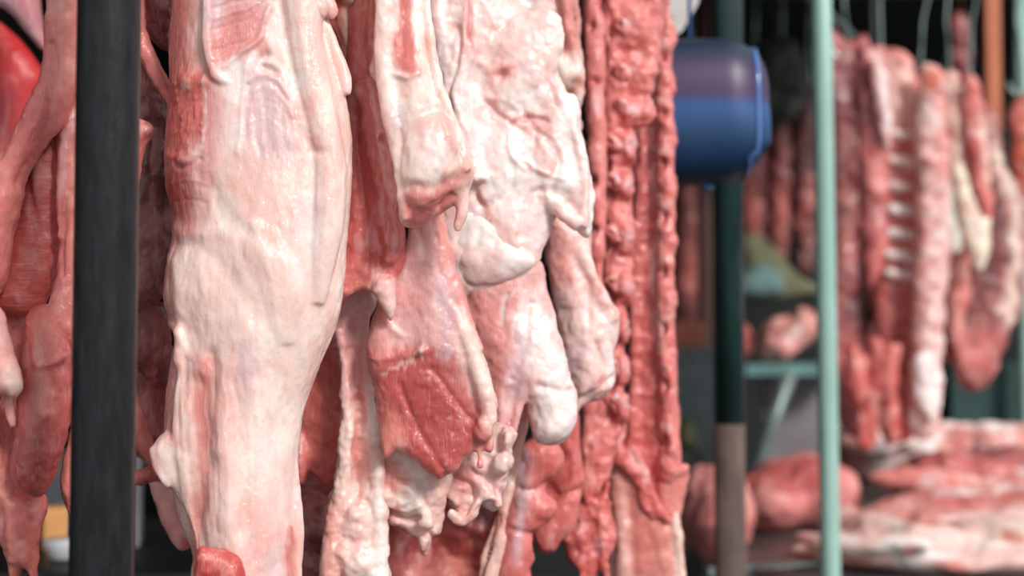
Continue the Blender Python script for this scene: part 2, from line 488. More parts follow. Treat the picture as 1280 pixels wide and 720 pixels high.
# ---- big pale leg
t = T0('pork_ham', 'big pale pork leg in sharp focus, just beside the thick black post', 330, 1.36)
leg = meat('flesh', [
    ('s', [(222, -90), (216, 0), (212, 100), (207, 180), (208, 232), (219, 278), (214, 310), (205, 366), (212, 395), (220, 425), (213, 460), (208, 500), (206, 538), (212, 580),
           (222, 640), (240, 700), (250, 790), (374, 790), (372, 700), (369, 640), (371, 580), (378, 520), (400, 460), (424, 400), (432, 340), (437, 280), (442, 200), (436, 140), (428, 100), (412, 50), (396, 0), (384, -90)],
     0, .055, .085, dict(back=.5)),
    ('s', [(214, 535), (191, 556), (190, 568), (198, 590), (205, 606), (216, 612), (235, 640), (260, 600), (250, 540)], -.02, .016, .014),
    ('t', [(372, -80, 30), (378, 20, 27), (385, 80, 26), (400, 150, 24), (410, 200, 22), (410, 260, 22), (404, 320, 18), (396, 380, 10)], -.032),
    ('t', [(264, -80, 9), (261, 0, 9), (262, 60, 9), (270, 92, 8), (288, 104, 5)], -.052),
    ('t', [(402, 20, 6), (418, 60, 8), (430, 96, 9), (433, 118, 5)], -.012),
    ('t', [(290, 180, 20), (300, 240, 26), (330, 300, 42), (350, 370, 40), (352, 430, 26)], -.028),
    ('t', [(232, 390, 3), (228, 440, 8), (229, 480, 12), (230, 540, 15), (236, 600, 14), (246, 660, 11), (262, 760, 10)], -.030),
    ('t', [(368, 560, 3), (370, 620, 6), (372, 660, 8), (370, 700, 8), (370, 760, 8)], -.004),
], 1.36, (241, 214, 203), feats=[
    ('r', [(258, 480), (262, 560), (255, 640), (246, 690)], 13, -.006),
    ('r', [(275, 440), (272, 520), (270, 580)], 9, -.003),
    ('r', [(290, 96), (310, 80), (335, 60), (345, 20)], 4, .003),
    ('b', 305, 40, 36, 60, -.005), ('b', 343, 150, 34, 60, -.003),
    ('r', [(340, 92), (365, 110), (376, 150)], 6, .0015),('r', [(318, 90), (312, 140), (308, 200)], 3, .0012),
    ('r', [(345, 80), (336, 92), (352, 100)], 5, -.005),
    ('r', [(212, 196), (228, 200), (245, 206), (262, 194)], 7, .0016), ('r', [(225, 206), (240, 214), (262, 204)], 3, -.0016),
    ('b', 242, 108, 18, 14, .004), ('b', 268, 112, 10, 8, .003),
    ('r', [(212, 285), (240, 296), (285, 292)], 10, .0016), ('r', [(222, 304), (262, 314), (300, 350), (330, 395)], 10, -.0015),
    ('r', [(275, 240), (300, 280), (350, 310)], 12, -.0015),
    ('r', [(385, 170), (396, 192), (412, 196)], 5, -.0016), ('r', [(240, 440), (232, 500), (236, 560)], 5, -.0012), ('r', [(310, 250), (318, 330), (312, 420)], 14, .0012), ('r', [(300, 470), (316, 560), (320, 700)], 5, -.0008), ('r', [(350, 440), (348, 560), (356, 700)], 5, -.0008),
    ('r', [(212, 405), (232, 414), (240, 440)], 6, .003), ('r', [(225, 330), (236, 380), (226, 450)], 9, .0028),
    ('r', [(285, 520), (300, 600), (310, 700)], 12, .002), ('r', [(330, 480), (338, 600), (336, 700)], 8, .0015),
    ('b', 232, 470, 12, 16, -.003), ('b', 280, 560, 12, 10, .002), ('b', 340, 420, 40, 50, .002),
    ('b', 292, 355, 22, 40, -.0025),
    ('r', [(192, 560), (203, 585), (216, 602)], 4, .003),
]+[('r', [(280, 88-13*k), (300, 78-13*k), (322, 74-13*k), (342, 56-13*k)], 2.4, (.0012, -.0013, .0006, -.0009)[k % 4]) for k in range(8)]
  +[('r', [(318+3*(k % 3), 112+y), (338, 103+y+(k*5) % 4), (356, 111+y), (370+(k*3) % 5, 128+y*1.1)], 2.0+.4*(k % 3), a) for k, (y, a) in enumerate(((0, .0009), (6, -.0007), (13, .0004), (27, -.00035), (52, .0003)))]
  +[('r', [(322+8*k, 140+(k*13) % 20), (325+8*k, 190+(k*7) % 15)], 2.2, .00045*(-1)**k) for k in range(6)]
  +[('r', [(222, 124+12*k), (245, 121+12*k), (268, 126+12*k)], 2.5, (.0002, -.0005, .0004, -.0002, .00055)[k % 5]) for k in range(12)]
  +[('b', 226+(k*37) % 46, 110+(k*53) % 85, 2.6, 3, .0012) for k in range(14)]
  +[('r', [(232+14*k, 440+11*(k % 3)), (238+14*k, 540), (244+13*k, 660)], 3, .0007*(-1)**k) for k in range(9)], cols=[
    ('p', 'rose', [(205, -90), (245, -90), (250, 60), (268, 100), (285, 96), (280, 200), (268, 240), (262, 290), (235, 300), (200, 290), (200, 100)], 10, .95),
    ('p', 'mus', [(224, 112), (268, 100), (272, 180), (262, 196), (226, 196), (212, 150)], 4, .75), ('l', 'blush', [(216, 204), (240, 210), (264, 196)], 4, .6), ('l', 'white', [(268, 110), (272, 150), (268, 190)], 3, .45), ('b', 'fat', 244, 112, 8, 7, .4),
    ('p', 'deep', [(206, 212), (258, 216), (252, 280), (216, 276)], 9, .55),
    ('p', 'blush', [(235, -90), (252, -90), (256, 50), (262, 92), (244, 90), (240, 0)], 6, .6),
    ('p', 'film', [(276, -90), (344, -90), (346, 60), (330, 84), (280, 92), (272, 40)], 5, .9),
    ('p', 'rose', [(282, 50), (300, 20), (330, 20), (344, 60), (318, 80), (280, 90)], 10, .6),
    ('b', 'lilac', 280, 20, 12, 35, .8), ('b', 'pink', 340, 76, 14, 12, .6),
    ('p', 'lilac', [(315, 95), (350, 96), (374, 120), (376, 170), (366, 210), (330, 204), (312, 170)], 12, .6), ('l', 'film', [(330, 100), (360, 110), (372, 150)], 8, .6), ('b', 'rose', 320, 150, 8, 40, .25),
    ('p', 'white', [(284, 98), (312, 96), (308, 190), (285, 205), (282, 150)], 7, .55),
    ('l', 'pinkfat', [(262, 200), (262, 260), (275, 300)], 14, .8),
    ('l', 'blush', [(225, 290), (222, 330), (216, 400)], 10, .55),
    ('p', 'pinkfat', [(228, 290), (300, 300), (340, 360), (330, 420), (280, 440), (240, 400)], 30, .45),
    ('l', 'rose', [(262, 450), (262, 540), (254, 640), (244, 700)], 13, .75),
    ('l', 'pink', [(285, 470), (290, 560), (280, 640)], 22, .42),
    ('b', 'lilac', 318, 455, 14, 34, .8), ('b', 'pink', 222, 430, 14, 50, .45), ('l', 'pink', [(212, 470), (216, 520), (232, 545)], 8, .6),
    ('l', 'blush', [(318, 640), (330, 720)], 20, .4), ('l', 'pinkfat', [(395, 200), (400, 330), (370, 430)], 30, .35),
    ('b', 'white', 400, 300, 26, 60, .5), ('b', 'white', 345, 560, 20, 110, .4),
    ('l', 'lilac', [(350, 690), (352, 760)], 12, .6), ('l', 'mus', [(362, 660), (368, 720)], 6, .8),
    ('b', 'pink', 200, 582, 10, 26, .5),
], vox=.0016, lumps=(.0014, 34), fine=(.0004, 190), seed=3, parent=t, vary=.10, stretch=.45)
o = meat('cut_muscle', [('s', [(246, 690), (262, 684), (288, 690), (306, 712), (310, 790), (246, 790)], -.058, .012, .012)], 1.36, 'red', feats=[('b', 275, 715, 16, 14, -.003)],
     cols=[('l', 'salmon', [(250, 692), (265, 686), (288, 692), (307, 714)], 3, .7), ('b', 'deep', 262, 705, 10, 14, .4)], vox=.0018, seed=5, parent=t)
o['label'] = 'bare red cut muscle'

# ---- small fat tabs and rolls at the top
t = T0('fat_tab', 'small pale pink fat tabs poking out above the right edge of the big leg', 400, 1.33)
meat('upper_tab', [('t', [(374, -60, 16), (384, -14, 17), (396, 12, 17), (402, 24, 9)], 0)], 1.33, 'pinkfat', vox=.0018, lumps=(.0012, 60), seed=11, mat='soft_fat', parent=t)
meat('lower_tab', [('t', [(402, -30, 9), (408, 0, 10), (414, 14, 9), (413, 24, 5)], .012)], 1.33, 'pinkfat', vox=.0018, seed=12, mat='soft_fat', parent=t)
o = meat('fat_roll', [('s', [(402, -80), (398, -20), (408, 20), (418, 50), (428, 76), (432, 82), (446, 83), (449, 70), (452, 30), (457, -10), (462, -80)], 0, .014, .016),
                  ('t', [(418, -20, 12), (432, -6, 12), (446, 0, 7)], -.018)], 1.42, 'salmon',
         feats=[('r', [(415, 0), (424, 40), (434, 74)], 5, -.002)], cols=[('l', 'fat', [(440, -20), (440, 30), (442, 78)], 9, .9), ('b', 'orange', 418, 30, 8, 40, .5)], vox=.0018, mat='soft_fat', seed=13)
tag(o, 'narrow pale roll of fat with straight cut end, just right of the big leg top', 'meat')

# ---- red slab J
t = T0('loin_slab', 'long raw red slab with a pointed fat tip, between the big leg and the rounded hock', 465, 1.415)
meat('flesh', [
    ('s', [(440, -90), (482, -90), (472, -10), (468, 60), (476, 105), (484, 150), (492, 200), (498, 245), (508, 292), (507, 322), (498, 345), (494, 366), (480, 374), (466, 364), (446, 366), (425, 382), (405, 370), (412, 300), (425, 180), (432, 90)],
     0, .016, .02, dict(wav=.006)),
    ('t', [(452, 100, 10), (462, 160, 11), (474, 230, 12), (486, 290, 13), (488, 330, 10)], -.014),
    ('t', [(480, 350, 14), (484, 374, 11), (488, 394, 5), (488, 403, 2)], -.008),
    ('t', [(466, -80, 5), (466, 20, 7), (462, 56, 6), (466, 90, 3)], -.016),
], 1.415, 'mus', feats=[('r', [(444, 150), (456, 250), (462, 330)], 6, -.004), ('r', [(430, 366), (452, 356), (474, 362)], 5, .003), ('b', 477, 175, 3, 7, -.003), ('b', 446, 118, 8, 14, .003)],
    cols=[('p', 'pinkfat', [(462, 352), (476, 345), (495, 352), (496, 380), (489, 406), (478, 400), (472, 376)], 5, .9), ('l', 'salmon', [(430, 376), (452, 360), (470, 362)], 7, .8),
          ('l', 'pink', [(470, 130), (484, 220), (500, 300)], 6, .5), ('b', 'deep', 475, 60, 10, 50, .5), ('b', 'pinkfat', 447, 122, 12, 12, .55), ('b', 'deep', 438, 230, 10, 80, .4),
          ('l', 'salmon', [(462, -50), (465, 60)], 6, .6)], vox=.002, seed=21, parent=t)
# ---- strip K
t = T0('belly_strip', 'lumpy white fat strip with pink inner band, low beside the big leg', 450, 1.465)
meat('fat', [
    ('s', [(416, 388), (424, 340), (450, 320), (474, 340), (470, 385), (460, 410), (458, 450), (456, 484), (468, 492), (471, 540), (476, 600), (482, 650), (486, 700), (490, 790), (400, 790), (402, 720), (404, 650),
           (412, 618), (420, 580), (426, 540), (427, 500), (424, 450), (416, 415)], 0, .012, .014),
    ('t', [(424, 410, 7), (431, 460, 7), (434, 520, 9), (432, 590, 12), (420, 650, 14), (412, 720, 15), (410, 780, 15)], -.012),
    ('t', [(466, 372, 5), (460, 400, 4), (458, 430, 5), (456, 470, 9), (462, 500, 9), (468, 560, 10), (472, 620, 12), (474, 780, 16)], -.008),
    ('e', 446, 655, 22, 30, 0, -.012, .014), ('e', 448, 700, 26, 30, 0, -.012, .016), ('e', 434, 690, 20, 20, 0, -.014, .012),
], 1.465, 'fat', feats=[('r', [(440, 400), (446, 450), (446, 480)], 7, -.003), ('r', [(448, 500), (452, 560), (449, 615)], 7, -.005)],
    cols=[('p', 'film', [(420, 395), (456, 380), (456, 470), (440, 500), (428, 480)], 8, .9), ('l', 'pink', [(432, 400), (450, 470)], 10, .45),
          ('p', 'rose', [(441, 478), (456, 500), (456, 560), (449, 628), (442, 560)], 3, .75), ('l', 'pinkfat', [(431, 500), (434, 560), (428, 620)], 10, .6),
          ('p', 'pink', [(400, 640), (424, 620), (432, 700), (430, 790), (395, 790)], 10, .6), ('b', 'pinkfat', 450, 665, 28, 34, .6), ('b', 'blush', 445, 460, 18, 16, .5),
          ('l', 'white', [(466, 500), (474, 600), (480, 760)], 8, .7)], vox=.0019, lumps=(.0019, 75), seed=23, parent=t, mat='soft_fat')
# ---- behind K: red mass + dark meat
o = meat('shoulder_meat', [('s', [(380, 440), (410, 430), (436, 450), (440, 540), (430, 600), (410, 612), (388, 590), (368, 580), (362, 500)], 0, .02, .024),
                           ('e', 376, 572, 9, 36, 0, -.015, .012), ('e', 405, 520, 24, 60, 0, -.006, .02), ('t', [(440, 200, 8), (420, 330, 14), (405, 450, 24)], .012)], 1.52, 'mus', cols=[('b', 'orange', 400, 520, 25, 60, .35), ('b', 'deep', 420, 450, 12, 60, .5), ('b', 'pinkfat', 376, 560, 7, 25, .5)], seed=25)
tag(o, 'smooth red meat bulge in the gap right of the big leg, above darker meat', 'meat')
o = meat('dark_meat', [('s', [(360, 590), (385, 582), (412, 596), (440, 600), (440, 790), (350, 790)], 0, .02, .02, dict(wav=.01)), ('t', [(362, 650, 16), (395, 690, 14), (420, 720, 12)], -.014)], 1.56, 'grey',
         feats=[('r', [(360, 645), (385, 668), (415, 690)], 6, -.010), ('r', [(365, 610), (400, 616), (420, 640)], 5, .003), ('r', [(365, 700), (400, 720)], 5, -.006)], cols=[('b', 'dark', 392, 680, 40, 14, .8), ('b', 'dark', 380, 740, 50, 50, .7), ('b', 'mus', 400, 620, 30, 20, .3)], seed=26, mat='flesh_cross')
tag(o, 'dull dark brown-red meat low in the gap right of the big leg', 'meat')

# ---- striped muscle L
t = T0('pork_hock', 'pale rounded hock with a red inset at its top, hanging at upper centre', 525, 1.38)
meat('flesh', [
    ('s', [(472, -90), (468, 0), (466, 60), (461, 92), (474, 112), (482, 160), (490, 200), (498, 246), (504, 281), (530, 281), (552, 268), (572, 254), (588, 236), (594, 210), (582, 178), (568, 150), (556, 118), (545, 70), (536, 0), (530, -90)],
     0, .032, .04, dict(back=.4)),
    ('t', [(484, -80, 13), (481, 0, 13), (478, 60, 13), (484, 110, 14), (494, 180, 10), (503, 240, 8), (508, 276, 6)], -.02),
    ('e', 535, 200, 36, 62, 12, -.022, .02),
    ('t', [(528, -80, 6), (534, 10, 6), (540, 70, 7), (552, 120, 8), (574, 175, 8), (584, 215, 8)], -.016),
    ('t', [(576, 238, 12), (578, 262, 9), (573, 280, 7), (572, 290, 4)], -.004),
], 1.365, 'fat', feats=[('b', 506, 40, 15, 60, -.008), ('r', [(492, 98), (508, 102), (522, 96)], 4, .003), ('r', [(548, 130), (562, 165), (576, 210)], 4, .002),
                  ('r', [(512, 236), (540, 240), (570, 225)], 8, -.003), ('r', [(552, 262), (566, 246)], 4, -.004)],
    cols=[('p', 'rose', [(503, -90), (518, -90), (519, 40), (524, 92), (510, 100), (494, 92), (488, 60), (498, 10)], 4, .95), ('l', 'mus', [(508, 0), (504, 80)], 6, .4),
          ('p', 'rose', [(505, 282), (508, 240), (535, 240), (562, 222), (576, 215), (572, 262), (530, 286)], 9, .85), ('l', 'mus', [(520, 265), (548, 256)], 9, .4),
          ('l', 'pink', [(556, 140), (570, 190), (582, 220)], 8, .55), ('l', 'pinkfat', [(470, -20), (468, 80), (482, 150), (500, 270)], 8, .7), ('b', 'lilac', 500, 150, 12, 20, .5),
          ('b', 'white', 540, 190, 22, 40, .5), ('b', 'blush', 575, 275, 12, 20, .7)], vox=.0017, seed=31, parent=t, mat='soft_fat', stretch=.6)

# ---- M large fan-shaped muscle
t = T0('shoulder_blade_cut', 'fan-shaped cut, dark red in the middle with a pale fat rim, hanging at centre', 545, 1.43)
meat('flesh', [
    ('s', [(512, 240), (548, 240), (562, 290), (574, 345), (590, 398), (604, 440), (619, 486), (622, 530), (619, 556), (610, 568), (601, 560), (592, 566), (581, 568), (572, 584), (558, 592), (548, 598), (532, 586), (516, 574), (502, 566), (492, 566), (484, 574), (478, 566),
           (474, 540), (468, 500), (460, 462), (460, 420), (470, 380), (488, 345), (503, 310), (510, 285)], 0, .014, .018, dict(rag=2.2, wav=.008)),
    ('t', [(530, 260, 10), (536, 300, 9), (543, 340, 8), (566, 390, 8), (590, 440, 10), (606, 490, 12), (612, 530, 10)], -.014),
    ('t', [(540, 260, 10), (556, 320, 9), (574, 380, 9), (598, 440, 9)], -.010),
    ('e', 535, 490, 50, 80, 0, -.004, .014),
    ('t', [(598, 556, 5), (600, 572, 3), (600, 578, 5), (600, 586, 4)], -.006),
    ('e', 604, 536, 14, 18, 0, -.012, .014),
], 1.43, 'pink', feats=[('b', 530, 439, 6, 6, .005), ('r', [(500, 480), (520, 530), (556, 590)], 4, -.002), ('r', [(540, 460), (570, 500), (600, 540)], 4, -.002), ('r', [(468, 450), (500, 445), (530, 440)], 4, .002),
                  ('r', [(482, 400), (500, 420)], 5, .002)],
    cols=[('p', 'film', [(500, 300), (540, 260), (565, 400), (560, 430), (520, 440), (470, 430), (480, 380)], 12, .8), ('l', 'lilac', [(552, 350), (556, 400), (560, 440)], 12, .7),
          ('p', (196, 86, 82), [(478, 450), (520, 436), (556, 460), (582, 500), (600, 548), (575, 580), (550, 598), (520, 580), (482, 545)], 10, .9),
          ('p', 'deep', [(505, 470), (550, 460), (580, 510), (585, 550), (550, 585), (525, 550)], 16, .7),
          ('p', 'fat', [(566, 400), (585, 395), (622, 480), (624, 545), (605, 545), (598, 500), (570, 440)], 6, .9), ('l', 'pinkfat', [(525, 290), (540, 340), (548, 400)], 5, .7),
          ('l', 'pinkfat', [(500, 440), (500, 380), (510, 330)], 3, .5), ('l', 'pinkfat', [(482, 465), (505, 452), (530, 440), (534, 400)], 2.5, .6), ('b', 'fat', 530, 439, 6, 6, .8),
          ('b', 'pink', 605, 545, 14, 20, .7), ('b', 'salmon', 488, 540, 18, 34, .6), ('b', 'blush', 502, 562, 10, 12, .8), ('l', 'pink', [(480, 400), (476, 440)], 8, .5)],
    vox=.0018, seed=33, parent=t, lumps=(.0012, 40))

# ---- N big fat piece at right of L
t = T0('fat_covered_leg', 'wide white fat-covered leg with a smooth kneecap bulge, right of centre', 640, 1.52)
meat('fat_cover', [
    ('s', [(520, -90), (528, 60), (540, 130), (545, 190), (545, 250), (545, 320), (560, 370), (612, 366), (650, 360), (672, 330), (690, 280), (706, 262), (722, 290), (738, 297), (742, 250), (737, 200), (724, 150), (706, 110), (688, 70), (662, 30), (645, -20), (640, -90)],
     0, .026, .05, dict(wav=.008)),
    ('t', [(584, -80, 16), (586, 20, 14), (580, 60, 18), (570, 110, 16), (574, 170, 20), (590, 230, 22)], -.024),
    ('t', [(545, -80, 16), (550, 20, 18), (562, 90, 16), (562, 150, 10)], -.020),
    ('e', 650, 80, 46, 80, 30, -.012, .018), ('e', 694, 170, 26, 60, 22, -.008, .018),
    ('t', [(676, 80, 5), (702, 125, 6), (724, 180, 7), (730, 240, 6), (730, 285, 6)], -.018),
    ('e', 630, 210, 40, 80, 10, -.012, .018), ('e', 580, 200, 20, 70, -5, -.012, .014), ('e', 600, 290, 40, 60, 0, -.004, .016),
    ('t', [(680, 236, 7), (700, 262, 11), (725, 284, 9)], -.018), ('e', 700, 215, 28, 30, 0, -.012, .014),
], 1.52, (248, 230, 225), feats=[('r', [(606, 128), (622, 142), (640, 156), (656, 150), (682, 152)], 3, -.003), ('r', [(612, 122), (634, 128), (656, 140), (682, 146)], 4, .0012), ('r', [(640, 156), (652, 164)], 3, -.003), ('r', [(574, 40), (572, 80), (562, 110), (562, 170)], 4, -.004), ('b', 627, 98, 9, 8, -.005), ('r', [(600, 80), (616, 92), (640, 84)], 5, .002), ('r', [(655, 140), (668, 170), (664, 200)], 4, -.002), ('r', [(670, 165), (690, 180), (700, 200), (690, 225)], 3, -.003), ('r', [(625, 60), (660, 90), (690, 130)], 8, .0015), ('r', [(560, 130), (580, 170), (592, 215)], 5, -.004),
                   ('r', [(594, -60), (590, 50)], 6, -.008), ('r', [(640, 210), (634, 245), (600, 260)], 5, -.0025), ('r', [(682, 180), (700, 205), (690, 240)], 4, -.004),
                   ('r', [(655, 205), (684, 222), (705, 226)], 3, .0025), ('r', [(590, 230), (604, 262)], 4, -.003), ('r', [(636, 170), (642, 200), (655, 215)], 3, .0025),
                   ('r', [(675, 240), (660, 250), (650, 300)], 4, -.003), ('r', [(705, 95), (722, 140), (730, 190)], 3, -.003)],
    cols=[('l', 'mus', [(584, -90), (586, 20), (590, 52)], 6, .85), ('p', 'pinkfat', [(596, -90), (650, -90), (690, 70), (640, 110), (600, 80)], 18, .7), ('b', 'pink', 626, 96, 13, 13, .8),
          ('l', 'pink', [(610, 130), (640, 152), (680, 150)], 6, .6), ('l', 'pinkfat', [(600, 250), (625, 290), (650, 330)], 14, .7), ('l', 'pink', [(602, 246), (612, 268)], 5, .5),
          ('l', 'pinkfat', [(545, 100), (560, 180), (566, 230)], 14, .5), ('l', 'pink', [(700, 190), (690, 220)], 7, .35), ('l', 'pinkfat', [(650, 250), (660, 330)], 14, .6), ('b', 'lilac', 590, 280, 14, 30, .5),
          ('l', 'pinkfat', [(660, 20), (700, 80)], 14, .6), ('b', 'blush', 700, 262, 12, 14, .4)],
    vox=.002, seed=35, parent=t, mat='soft_fat', lumps=(.0018, 48))
o = meat('kneecap', [('s', [(572, 292), (600, 268), (630, 280), (655, 303), (670, 324), (664, 336), (640, 349), (610, 357), (582, 355), (568, 340), (564, 315)], -.016, .017, .04), ('e', 596, 325, 28, 22, 0, -.018, .016), ('e', 590, 280, 24, 30, 10, -.008, .014)], 1.52, (248, 238, 232),
     feats=[('r', [(600, 290), (596, 310)], 6, -.002)], cols=[('l', 'pinkfat', [(572, 345), (620, 354), (660, 340)], 6, .4)], vox=.002, seed=36, parent=t, mat='soft_fat', lumps=(.0008, 40))
o['label'] = 'smooth white kneecap bulge'
meat('shank', [
    ('s', [(570, 330), (668, 322), (684, 360), (700, 420), (718, 480), (723, 515), (714, 545), (690, 556), (668, 552), (660, 520), (652, 500), (646, 530), (640, 560), (624, 556), (606, 520), (596, 450), (580, 395)], 0, .03, .036),
    ('e', 693, 512, 24, 40, 10, -.010, .018), ('e', 682, 450, 22, 70, -10, -.006, .016),
    ('t', [(648, 400, 16), (655, 450, 14), (650, 500, 8), (642, 540, 5), (634, 570, 4)], -.018),
    ('e', 610, 410, 34, 70, -18, -.006, .02),
], 1.535, 'film', feats=[('r', [(600, 470), (630, 440), (645, 400)], 3, .0012), ('r', [(672, 480), (700, 488), (715, 490)], 4, -.003), ('r', [(664, 380), (655, 430), (640, 470)], 5, -.003),
                   ('b', 676, 498, 10, 8, -.002), ('r', [(640, 365), (635, 400)], 3, .002)],
    cols=[('p', 'pink', [(578, 360), (615, 358), (650, 372), (636, 440), (620, 500), (600, 440)], 10, .75), ('p', (248, 232, 228), [(655, 380), (690, 400), (725, 500), (712, 560), (660, 556), (668, 480), (650, 440)], 9, .9),
          ('l', 'lilac', [(650, 430), (640, 480), (652, 470)], 9, .7), ('l', 'rose', [(662, 520), (664, 548)], 5, .4), ('l', 'mus', [(584, 370), (606, 440)], 6, .35),
          ('l', 'white', [(634, 365), (632, 400)], 4, .6), ('l', 'pinkfat', [(678, 540), (700, 552)], 6, .5), ('l', 'pinkfat', [(650, 365), (680, 400)], 7, .5)],
    vox=.002, seed=37, parent=t)

# ---- P right rear shank
o = meat('pork_shank', [
    ('s', [(676, 235), (705, 262), (738, 285), (741, 325), (756, 362), (776, 402), (770, 440), (768, 480), (752, 498), (728, 508), (718, 530), (712, 500), (700, 440), (690, 380), (682, 330), (676, 280)], 0, .03, .036),
    ('t', [(722, 310, 10), (738, 345, 10), (755, 380, 9), (768, 402, 7)], -.02), ('e', 735, 440, 32, 60, 0, -.008, .016), ('e', 742, 486, 20, 10, -20, -.014, .010), ('t', [(700, 260, 14), (692, 300, 8)], -.01),
], 1.62, 'pinkfat', feats=[('r', [(722, 500), (745, 490), (765, 470)], 4, -.004), ('r', [(742, 430), (756, 462), (748, 480)], 4, -.003), ('r', [(732, 350), (735, 400)], 5, -.002), ('b', 715, 320, 14, 24, -.004)],
    cols=[('b', 'lilac', 716, 445, 14, 30, .6), ('l', 'pink', [(742, 345), (764, 392)], 6, .5), ('p', 'pink', [(684, 290), (720, 300), (722, 340), (700, 370), (684, 330)], 10, .6), ('b', 'pink', 750, 478, 12, 12, .6), ('l', 'white', [(758, 430), (764, 480)], 7, .6), ('b', 'white', 730, 400, 20, 30, .5)],
    vox=.0022, seed=39, mat='soft_fat', lumps=(.002, 50))
tag(o, 'pale pink shank with a pointed knuckle, overlapping the hanging backbone', 'meat')

# ---- Q shreds
t = T0('fat_trimming', 'ragged pale fat shreds hanging below the fan-shaped cut', 520, 1.47)
meat('upper_shred', [('s', [(468, 545), (500, 535), (545, 550), (566, 590), (556, 640), (552, 668), (540, 672), (534, 696), (524, 692), (520, 672), (500, 662), (484, 655), (478, 610)], 0, .012, .014, dict(rag=2.5, wav=.014)),
                     ('t', [(476, 612, 6), (500, 626, 7), (520, 622, 7), (530, 650, 8), (535, 660, 7)], -.012), ('t', [(505, 585, 12), (525, 595, 10), (550, 600, 5)], -.012), ('t', [(530, 672, 7), (529, 690, 5)], -.004)],
     1.47, 'fat', feats=[('b', 526, 610, 10, 6, -.008), ('r', [(478, 618), (500, 636), (524, 630)], 4, .004), ('r', [(478, 636), (505, 650), (522, 644)], 4, -.006), ('r', [(500, 600), (530, 606), (552, 598)], 4, -.005), ('r', [(536, 610), (534, 650), (540, 668)], 4, .003)], cols=[('p', 'pink', [(470, 570), (512, 590), (520, 612), (480, 612)], 6, .8), ('b', 'mus', 490, 640, 14, 18, .7), ('b', 'rose', 528, 692, 8, 10, .6), ('b', 'lilac', 538, 612, 8, 12, .6)], vox=.0019, seed=41, parent=t, lumps=(.0018, 80))
meat('lower_shred', [('s', [(546, 575), (580, 545), (605, 530), (630, 528), (648, 545), (640, 570), (634, 600), (626, 628), (616, 640), (604, 632), (590, 640), (586, 652), (566, 648), (556, 620)], .02, .014, .014, dict(rag=3, wav=.012)),
                     ('e', 628, 578, 14, 14, 0, .0, .014), ('t', [(560, 640, 7), (575, 650, 8), (590, 638, 8), (602, 620, 8), (618, 618, 8), (622, 634, 5)], .004), ('e', 632, 550, 8, 16, 0, .0, .012)],
     1.47, 'pinkfat', feats=[('b', 600, 640, 6, 5, -.005), ('r', [(570, 600), (590, 612), (584, 640)], 4, -.006), ('r', [(590, 590), (610, 600), (620, 618)], 4, -.005), ('r', [(560, 610), (572, 628)], 4, .004)], cols=[('b', 'rose', 575, 600, 24, 22, .7), ('b', 'white', 630, 578, 10, 8, .7), ('b', 'white', 605, 625, 18, 10, .5)], vox=.0019, seed=42, parent=t, lumps=(.0022, 80))
o = meat('pork_trimming', [('s', [(485, 650), (520, 640), (560, 630), (610, 600), (660, 560), (650, 600), (625, 700), (600, 790), (480, 790)], 0, .03, .03, dict(wav=.02))], 1.73, 'mus',
         feats=[('r', [(540, 660), (570, 700), (620, 700)], 8, -.008), ('r', [(560, 640), (600, 660)], 7, .006)], cols=[('b', 'grey', 590, 640, 36, 30, .8), ('b', 'liver', 596, 636, 14, 14, .8), ('b', 'pink', 530, 710, 50, 18, .7), ('b', 'dark', 500, 670, 20, 20, .6), ('l', 'salmon', [(560, 700), (600, 740)], 12, .4)], vox=.003, seed=43, lumps=(.004, 50))
tag(o, 'rough reddish brown meat behind the ragged fat shreds, at the bottom of the photo', 'meat')
# pale strand
o = meat('sinew', [('t', [(664, 440, 8), (655, 520, 8), (648, 555, 8), (640, 590, 9), (630, 630, 8), (626, 660, 6), (624, 680, 9), (614, 720, 10), (604, 790, 11)], 0, .5), ('t', [(640, 600, 5), (622, 650, 5), (606, 700, 6), (596, 790, 6)], .01)], 1.585, (234, 178, 164),
         feats=[('b', 622, 652, 5, 8, -.004)], cols=[('l', 'fat', [(650, 540), (634, 620), (616, 720)], 4, .6), ('b', 'pink', 624, 652, 10, 16, .5)], vox=.0018, seed=44, mat='soft_fat')
tag(o, 'thin pale sinew strand hanging below the wide white leg', 'meat')

# ---- R red lobes
o = meat('rib_meat', [('s', [(655, 555), (690, 548), (706, 565), (700, 590), (682, 612), (694, 626), (695, 640), (676, 660), (666, 672), (668, 700), (664, 712), (664, 790), (600, 790), (620, 700), (640, 600)], 0, .022, .024, dict(rag=2)),
                      ('t', [(690, 470, 10), (685, 520, 14), (680, 560, 16)], 0), ('t', [(640, 560, 12), (650, 620, 22), (640, 690, 24)], .004)], 1.66, 'rose',
         feats=[('r', [(650, 610), (668, 612), (685, 604)], 4, -.005), ('r', [(640, 660), (665, 668)], 4, -.004)],
         cols=[('b', 'mus', 682, 580, 18, 24, .8), ('b', 'mus', 670, 640, 20, 22, .7), ('l', 'lilac', [(655, 570), (650, 620), (644, 700)], 7, .8), ('l', 'white', [(660, 610), (672, 615)], 3, .6), ('b', 'mus', 655, 710, 16, 30, .5)], vox=.0026, seed=45)
tag(o, 'front slab of red rib meat with scalloped lobes, below the wide white leg', 'meat')
